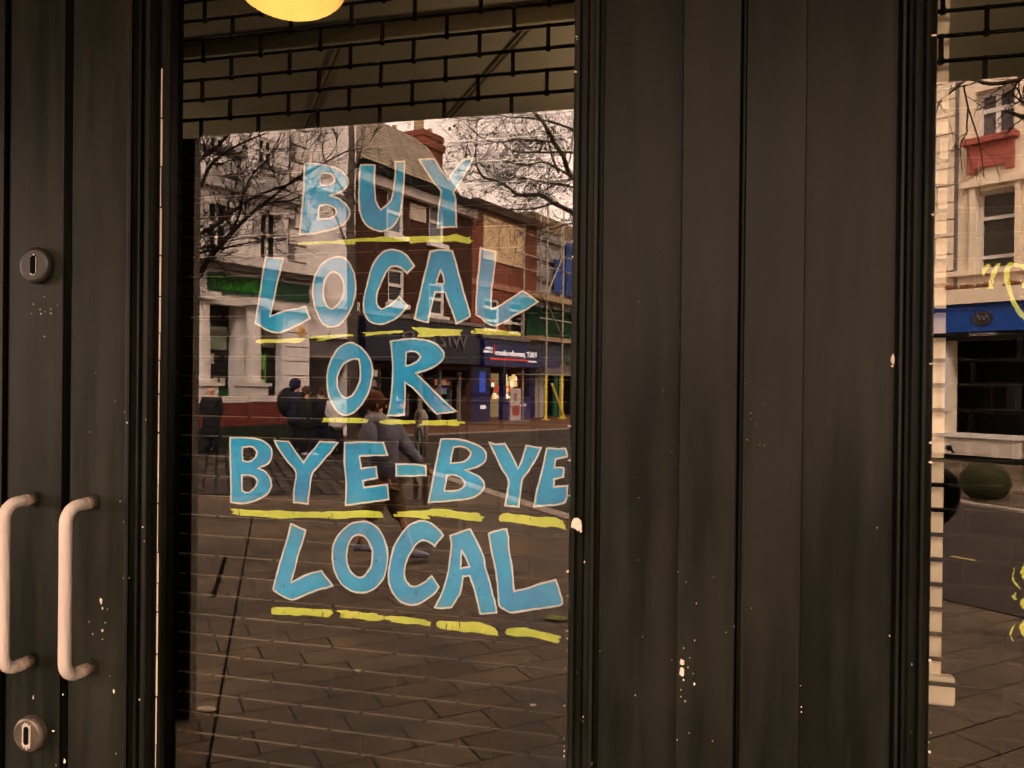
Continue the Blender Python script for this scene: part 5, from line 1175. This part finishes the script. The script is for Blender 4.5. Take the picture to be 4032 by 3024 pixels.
# boy walking past
boy, BP = person('person in a grey hooded top and brown knee-length shorts walking past, seen from behind', 6.7,
  dict(head=(1482,1566), face=(1520,1570,.02), neck=(1492,1615), lsh=(1458,1650,-.12), lel=(1450,1730,-.20), lha=(1500,1790,.22), rsh=(1550,1655,.10), rel=(1605,1745,.14), rha=(1668,1812,.15),
       hip=(1512,1838), lkn=(1466,1985,-.05), lfoot=(1408,2140,-.05), rkn=(1566,1975,.05), rfoot=(1625,2165,.05)),
  m_hood, m_bei, m_auburn, m_sho, k=.93, shorts=True, bulk=.78)
mb = MB(); mb.ball(BP['neck']+Vector((0,.05,-.03)), .12, .10, .07, 14, 8); mb.build('hood', mat('hood_lining', (.30,.28,.29), .9, .2, 12), boy, smooth=True)
def standing(label, Z, px, py_head, py_foot, face_dx, jacket, trousers, hair, k, **kw):
    H = py_foot-py_head; y = lambda f: py_head+H*f; w_ = H*.115
    return person(label, Z, dict(head=(px,y(.03)), face=(px+face_dx,y(.035),-.05), neck=(px,y(.15)), lsh=(px-w_,y(.18)), lel=(px-w_*1.25,y(.36)), lha=(px-w_*.55,y(.41),-.06),
        rsh=(px+w_,y(.18)), rel=(px+w_*1.25,y(.36)), rha=(px+w_*.55,y(.41),-.06), hip=(px,y(.47)), lkn=(px-w_*.45,y(.72)), lfoot=(px-w_*.5,y(.975)), rkn=(px+w_*.45,y(.72)), rfoot=(px+w_*.6,y(.975))),
        jacket, trousers, hair, k=k, **{'coat': .22, **kw})
standing('bald person in a long black coat walking to the left, reflected far left', 15.9, 833, 1488, 1745, -30, m_blk, m_blk, m_brown, .98, bald=True, coat=.45)
pz, PP = standing('person in a dark hood with a backpack, reflected left of the O of OR', 15.9, 1168, 1484, 1770, 30, m_nvy, m_blk, m_nvy, 1.05, hood=True)
mb = MB(); c = (PP['neck']+PP['hip'])/2; c2 = c+Vector((-.20,.0,.05)); mb.ball(c2, .22, .19, .30, 14, 10); mb.build('backpack', m_blk, pz, smooth=True)
standing('person with short brown hair in dark clothes beside the hooded one', 15.6, 1210, 1512, 1774, 30, m_blk, m_blk, m_brown, .95, shoes=m_sho)
standing('person in black facing right behind the metal bollard', 16.6, 1268, 1513, 1752, 30, m_blk, m_nvy, m_brown, .92)
standing('person in a white top seen through the O of OR', 16.0, 1325, 1520, 1765, -25, mat('white_cloth', (.55,.50,.48), .8), m_blk, m_brown, .92)
# the one taking the picture: elbow shows in the right-hand glass
ph = empty('person', (.17,-1.46,0), 'person in a dark padded coat taking the photo, elbow reflected in the right-hand glass', 'person')
V = Vector
el = on_y(3728, 1985, 2*GY+1.22); el = mir(el)
sk = [(V((.16,-1.50,1.00)),.12),(V((.15,-1.48,1.22)),.13),(V((.13,-1.45,1.40)),.11),(V((.10,-1.43,1.50)),.05),(V((.08,-1.41,1.58)),.065),(V((.08,-1.41,1.65)),.080),(V((.08,-1.41,1.72)),.065),
      (V((.30,-1.42,1.40)),.05),(el,.042),(V((.14,-1.235,1.47)),.026),(V((-.06,-1.45,1.40)),.05),(V((-.22,-1.36,1.18)),.042),(V((-.10,-1.235,1.46)),.026),
      (V((.25,-1.50,.92)),.09),(V((.27,-1.50,.50)),.055),(V((.28,-1.52,.07)),.035),(V((.07,-1.50,.92)),.09),(V((.05,-1.50,.50)),.055),(V((.04,-1.52,.07)),.035)]
ed = [(0,1),(1,2),(2,3),(3,4),(4,5),(5,6),(2,7),(7,8),(8,9),(2,10),(10,11),(11,12),(0,13),(13,14),(14,15),(0,16),(16,17),(17,18)]
for wi, sx in ((9,-1),(12,1)):
    wv = sk[wi][0]; sk.append((wv+V((sx*.035,.045,.045)),.022)); pi = len(sk)-1; ed.append((wi,pi))
    for q in range(4): sk.append((wv+V((sx*.055,.055-.004*q,.10-.025*q)),.0085)); ed.append((pi,len(sk)-1))
    sk.append((wv+V((sx*.065,.03,.02)),.009)); ed.append((pi,len(sk)-1))
skin('body', sk, ed, m_skin, ph)
m_coat = mat('padded_coat', (.022,.016,.012), .75, .4, 12, bump=.5)
skin('coat', [(V((.16,-1.50,.82)),(.21,.17)),(V((.15,-1.48,1.15)),(.20,.16)),(V((.13,-1.45,1.37)),(.17,.13)),(V((.10,-1.43,1.49)),.08),(V((.30,-1.42,1.38)),.09),(V((.42,-1.36,1.31)),.098),(el,.100),(el.lerp(V((.14,-1.235,1.47)),.35),.075),(el.lerp(V((.14,-1.235,1.47)),.9),.042),(V((-.06,-1.45,1.38)),.085),(V((-.22,-1.36,1.18)),.07),(V((-.12,-1.25,1.42)),.042)],
     [(0,1),(1,2),(2,3),(2,4),(4,5),(5,6),(6,7),(7,8),(2,9),(9,10),(10,11)], m_coat, ph)
skin('trousers', [(V((.16,-1.50,.88)),(.16,.13)),(V((.25,-1.50,.80)),.10),(V((.27,-1.50,.48)),.075),(V((.28,-1.52,.12)),.06),(V((.07,-1.50,.80)),.10),(V((.05,-1.50,.48)),.075),(V((.04,-1.52,.12)),.06)], [(0,1),(1,2),(2,3),(0,4),(4,5),(5,6)], m_blk, ph)
for x in (.28,.04): skin('shoe', [(V((x,-1.55,.05)),.05),(V((x,-1.44,.045)),.045),(V((x,-1.34,.03)),.032)], [(0,1),(1,2)], M_BLACK, ph)
mb = MB(); mb.ball((.08,-1.425,1.68), .098, .10, .11, 16, 12); mb.build('hair', m_brown, ph, smooth=True)
mb = MB(); mb.box(-.075, .085, -1.132, -1.122, 1.50, 1.58)
tag(mb.build('phone', M_BLACK, None, bevel=.003), 'black phone held up by the person taking the photo', 'phone')

# ------------------------------------------------------------------ trees
M_BARK = mat('bark', (.020,.015,.012), .9, .35, 6, bump=.6); M_BARKG = mat('plane_bark', (.045,.033,.020), .9, .45, 3, bump=.4)
def limb(mb, P, r0, r1, n=6):
    m_ = len(P); mb.tube(P, [r0+(r1-r0)*i/(m_-1) for i in range(m_)], n, cap=False)
def resample(P, k=4):
    out = []
    for i in range(len(P)-1):
        p0 = P[max(i-1,0)]; p1 = P[i]; p2 = P[i+1]; p3 = P[min(i+2,len(P)-1)]
        for j in range(k):
            t = j/k; out.append(.5*((2*p1)+(-p0+p2)*t+(2*p0-5*p1+4*p2-p3)*t*t+(-p0+3*p1-3*p2+p3)*t**3))
    out.append(P[-1]); return out
def twig(mb, rr, p, d, ln, r, lvl, n, up=.1, spread=.7, tips=None):
    P = [p]; k = 6; cur = Vector(d).normalized()
    for i in range(k):
        cur = (cur+Vector((rr.gauss(0,.22),rr.gauss(0,.22),rr.gauss(0,.18)+up*.2))).normalized()
        P.append(P[-1]+cur*ln/k)
    limb(mb, P, r, r*.35, 3 if r < .006 else 4)
    if tips is not None and lvl == 0: tips.append(P[-1])
    if lvl > 0:
        for q in range(n):
            f = rr.uniform(.15, 1); i = min(int(f*k), k-1); b = P[i].lerp(P[i+1], f*k-i)
            t = (P[i+1]-P[i]).normalized(); s_ = Vector((rr.gauss(0,1),rr.gauss(0,1),rr.gauss(0,1))); s_ = (s_-t*s_.dot(t)).normalized()
            twig(mb, rr, b, (t+s_*spread*rr.uniform(.6,1.4)), ln*rr.uniform(.42,.68), r*.68, lvl-1, n, up, spread, tips)
def tree(label, base, trunk, limbs, Z, tw, bark, seed, n_tw=5, lvl=2, ln=.9, tr=.05, up=.1, group=None, spread=.7, jz=.0):
    rr = random.Random(seed); o = empty('bare_tree', (base.x,base.y,0), label, 'tree', 'bare winter trees in the street')
    mb = MB(); P = resample([V(p) for p in trunk[0]]); limb(mb, P, trunk[1], trunk[2], 12); mb.build('trunk', bark, o, smooth=True)
    mb = MB(); tips = []
    for pts, r0, r1 in limbs:
        Q = [deep(a, b, Z+rr.uniform(-jz,jz)) if not isinstance(a, Vector) else a for a, b in pts] if not isinstance(pts[0], Vector) else pts
        Q = resample(Q); limb(mb, Q, r0, r1, 8)
        L_ = sum((Q[i+1]-Q[i]).length for i in range(len(Q)-1))
        for q in range(int(L_*tw)):
            f = rr.uniform(.1,1); i = min(int(f*(len(Q)-1)), len(Q)-2); t = (Q[i+1]-Q[i]).normalized()
            s_ = Vector((rr.gauss(0,1),rr.gauss(0,.7),rr.gauss(0,1))); s_ = (s_-t*s_.dot(t)).normalized()
            twig(mb, rr, Q[i], t*.7+s_*spread, ln*rr.uniform(.5,1.2), max(Z*(.00060 if Z < 10 else .00045),(r0+(r1-r0)*f)*(tr if tr > .1 else .4)), lvl, n_tw, up, spread, tips)
    mb.build('crown', bark, o, smooth=True)
    return o, tips
# tree just outside to the left
Z1_ = 8.0
bt = ground(470, 2110); top = deep(480, 900, Z1_)
hub = [V((bt.x,bt.y,z)) for z in (0,1.2,2.2)]
tree('bare tree whose thin branches cross the white building, reflected at left', bt, ([V((bt.x,bt.y,-.02)), V((bt.x+.03,bt.y,1.0)), V((bt.x-.02,bt.y,2.4)), V((bt.x,bt.y,5.4))], .15, .05),
  [([(480,1180),(620,1130),(770,1080),(830,1010),(900,930),(990,840),(1080,770),(1170,700),(1280,640),(1375,590)],.034,.006),
   ([(480,1120),(640,1010),(775,930),(860,880),(960,800),(1040,760),(1150,720),(1250,660)],.028,.006),
   ([(480,1000),(640,850),(775,750),(830,650),(890,600),(960,560),(1060,520)],.028,.006),
   ([(480,900),(650,740),(775,640),(850,580),(900,530),(960,470)],.028,.006),
   ([(480,1120),(775,1000),(870,980),(960,960),(1020,950)],.018,.004),
   ([(900,930),(940,850),(960,760),(1000,680),(1040,640),(1090,560),(1120,500)],.014,.004),
   ([(990,840),(1060,800),(1140,790),(1230,750),(1330,720)],.014,.004),
   ([(480,1300),(640,1220),(775,1110),(820,1030),(850,960)],.018,.004),
   ([(480,800),(700,600),(800,520),(900,440)],.022,.004)], Z1_, 6.5, M_BARK, 21, n_tw=5, lvl=2, ln=.65, up=.35, jz=.25, tr=.36)
# street tree with grey trunk
Z2_ = 15.5; p = ground(1388, 1790); q = [deep(x,y,Z2_) for x,y in ((1388,1400),(1385,1100),(1378,800),(1385,620),(1380,380))]
tree('slim bare tree trunk in front of the join between white and brick buildings', p, ([V((p.x,p.y,-.02))]+q, .12, .05),
  [([(1380,1000),(1340,900),(1310,800),(1330,700)],.03,.006), ([(1382,800),(1320,700),(1270,600),(1290,500)],.03,.006), ([(1380,700),(1420,600),(1440,500)],.03,.006),
   ([(1385,1180),(1330,1240),(1290,1330)],.014,.004), ([(1386,1150),(1410,1250),(1400,1360)],.014,.004)], Z2_, 2.6, mat('grey_bark', (.07,.055,.045), .9, .4, 6, bump=.7), 5, n_tw=4, lvl=1, ln=1.0, up=.1)
# plane tree on the right
Z3_ = 14.0; p = ground(2700, 1850)
_, tips = tree('large bare plane tree with hanging seed balls against the pink sky', p, ([V((p.x,p.y,-.02)), deep(2690,1500,Z3_), deep(2660,1150,Z3_), deep(2600,800,Z3_), deep(2500,300,Z3_)], .33, .10),
  [([(2650,1150),(2450,950),(2250,835),(2180,800),(2135,770),(2100,767),(2040,768),(2005,740),(1950,710),(1900,695),(1875,640),(1875,560),(1880,530)],.050,.008),
   ([(2180,800),(2100,822),(2020,825),(1930,830),(1870,835)],.022,.006),
   ([(2600,900),(2400,760),(2255,700),(2220,620),(2180,560),(2150,500),(2120,460),(2080,420)],.055,.022),
   ([(2255,700),(2150,640),(2080,650),(2000,640),(1950,620)],.022,.006),
   ([(2180,560),(2050,550),(1960,560),(1900,545),(1850,500),(1790,460)],.020,.005),
   ([(2600,700),(2350,560),(2230,500),(2120,470),(2000,460),(1900,440)],.035,.006),
   ([(2200,680),(2175,620),(2160,560),(2155,500)],.025,.01),
   ([(2450,950),(2300,760),(2150,720),(2020,700),(1930,760)],.026,.006),
   ([(2450,700),(2330,620),(2240,600),(2100,600),(2010,590),(1940,520)],.03,.006),
   ([(2400,900),(2260,880),(2180,900),(2120,930)],.02,.005)], Z3_, 4.6, M_BARKG, 33, n_tw=5, lvl=2, ln=1.15, up=-.1, jz=.4, spread=.75, tr=.28)
rr = random.Random(2); mb = MB(); tr3 = bpy.data.objects['bare_tree.002']
for (a, b) in [(800,260),(802,272),(830,290),(745,285),(747,305),(905,372),(862,350),(985,385),(712,618),(722,655),(756,540),(738,562),(780,590),(770,436),(960,540),(915,345),(950,215),(885,190),(905,195)]+[(rr.uniform(900,2000),rr.uniform(160,1100)) for _ in range(130)]:
    mb.ball(deep(1500+a*K, 400+b*K, Z3_+rr.uniform(-.4,.4)), .019, nu=6, nv=5)
mb.build('seed_ball', mat('seed_balls', (.04,.03,.035), .9), tr3)
mb = MB()
for (a, b, s_) in [(1045,200,26),(1075,185,22),(1068,600,14),(700,60,8)]:
    c = deep(1500+a*K, 400+b*K, Z3_); e_ = s_*K/FPX*Z3_
    mb.poly([c+V((-e_*.5,0,e_)), c+V((e_*.6,.02,e_*.4)), c+V((e_*.4,.0,-e_*.7)), c+V((0,.03,-e_*1.5)), c+V((-e_*.4,0,-e_*.4))], [(0,1,2,3,4)])
mb.build('leaf', mat('last_leaves', (.16,.20,.03), .7), tr3, fix=False)
# branches of a near tree in the right-hand glass
Z4_ = 7.0; p = ground(4700, 2150)
tree('bare tree whose branches hang in front of the cream building, reflected at far right', p, ([V((p.x,p.y,-.02)), deep(4680,1500,Z4_), deep(4620,900,Z4_), deep(4500,200,Z4_)], .17, .07),
  [([(4620,900),(4300,560),(4110,470),(4032,461),(3995,449),(3961,438)],.045,.008), ([(4550,500),(4250,300),(4032,300),(4010,315),(3900,330),(3813,312),(3760,350),(3704,396),(3688,440)],.030,.004),
   ([(3795,340),(3812,423),(3845,524),(3863,600),(3875,700)],.008,.004), ([(3812,423),(3806,500),(3808,520),(3785,560),(3782,600),(3790,680)],.008,.003), ([(4110,470),(4030,400),(3980,420)],.016,.004)], Z4_, 4.0, M_BARKG, 44, n_tw=3, lvl=1, ln=.45, up=-.3)
# leaf and litter on the pavement
p = ground(2190, 2438); mb = MB(); e_ = .05
mb.poly([p+V((-.09,0,.006)),p+V((-.02,-.05,.012)),p+V((.06,-.03,.01)),p+V((.10,.02,.02)),p+V((.02,.05,.008)),p+V((-.06,.04,.014))], [(0,1,2,3,4,5)])
tag(mb.build('fallen_leaf', mat('fallen_leaf', (.16,.19,.04), .7, .5, 20), None, fix=False), 'green leaf lying on the paving under the lower LOCAL', 'leaf')
p = ground(812, 2798); mb = MB(); mb.ball(p+V((0,0,.008)), .05, .03, .008, 14, 6)
tag(mb.build('litter', mat('paper', (.45,.36,.28), .8), None), 'pale scrap of litter on the paving beside the dark pier, reflected', 'litter')
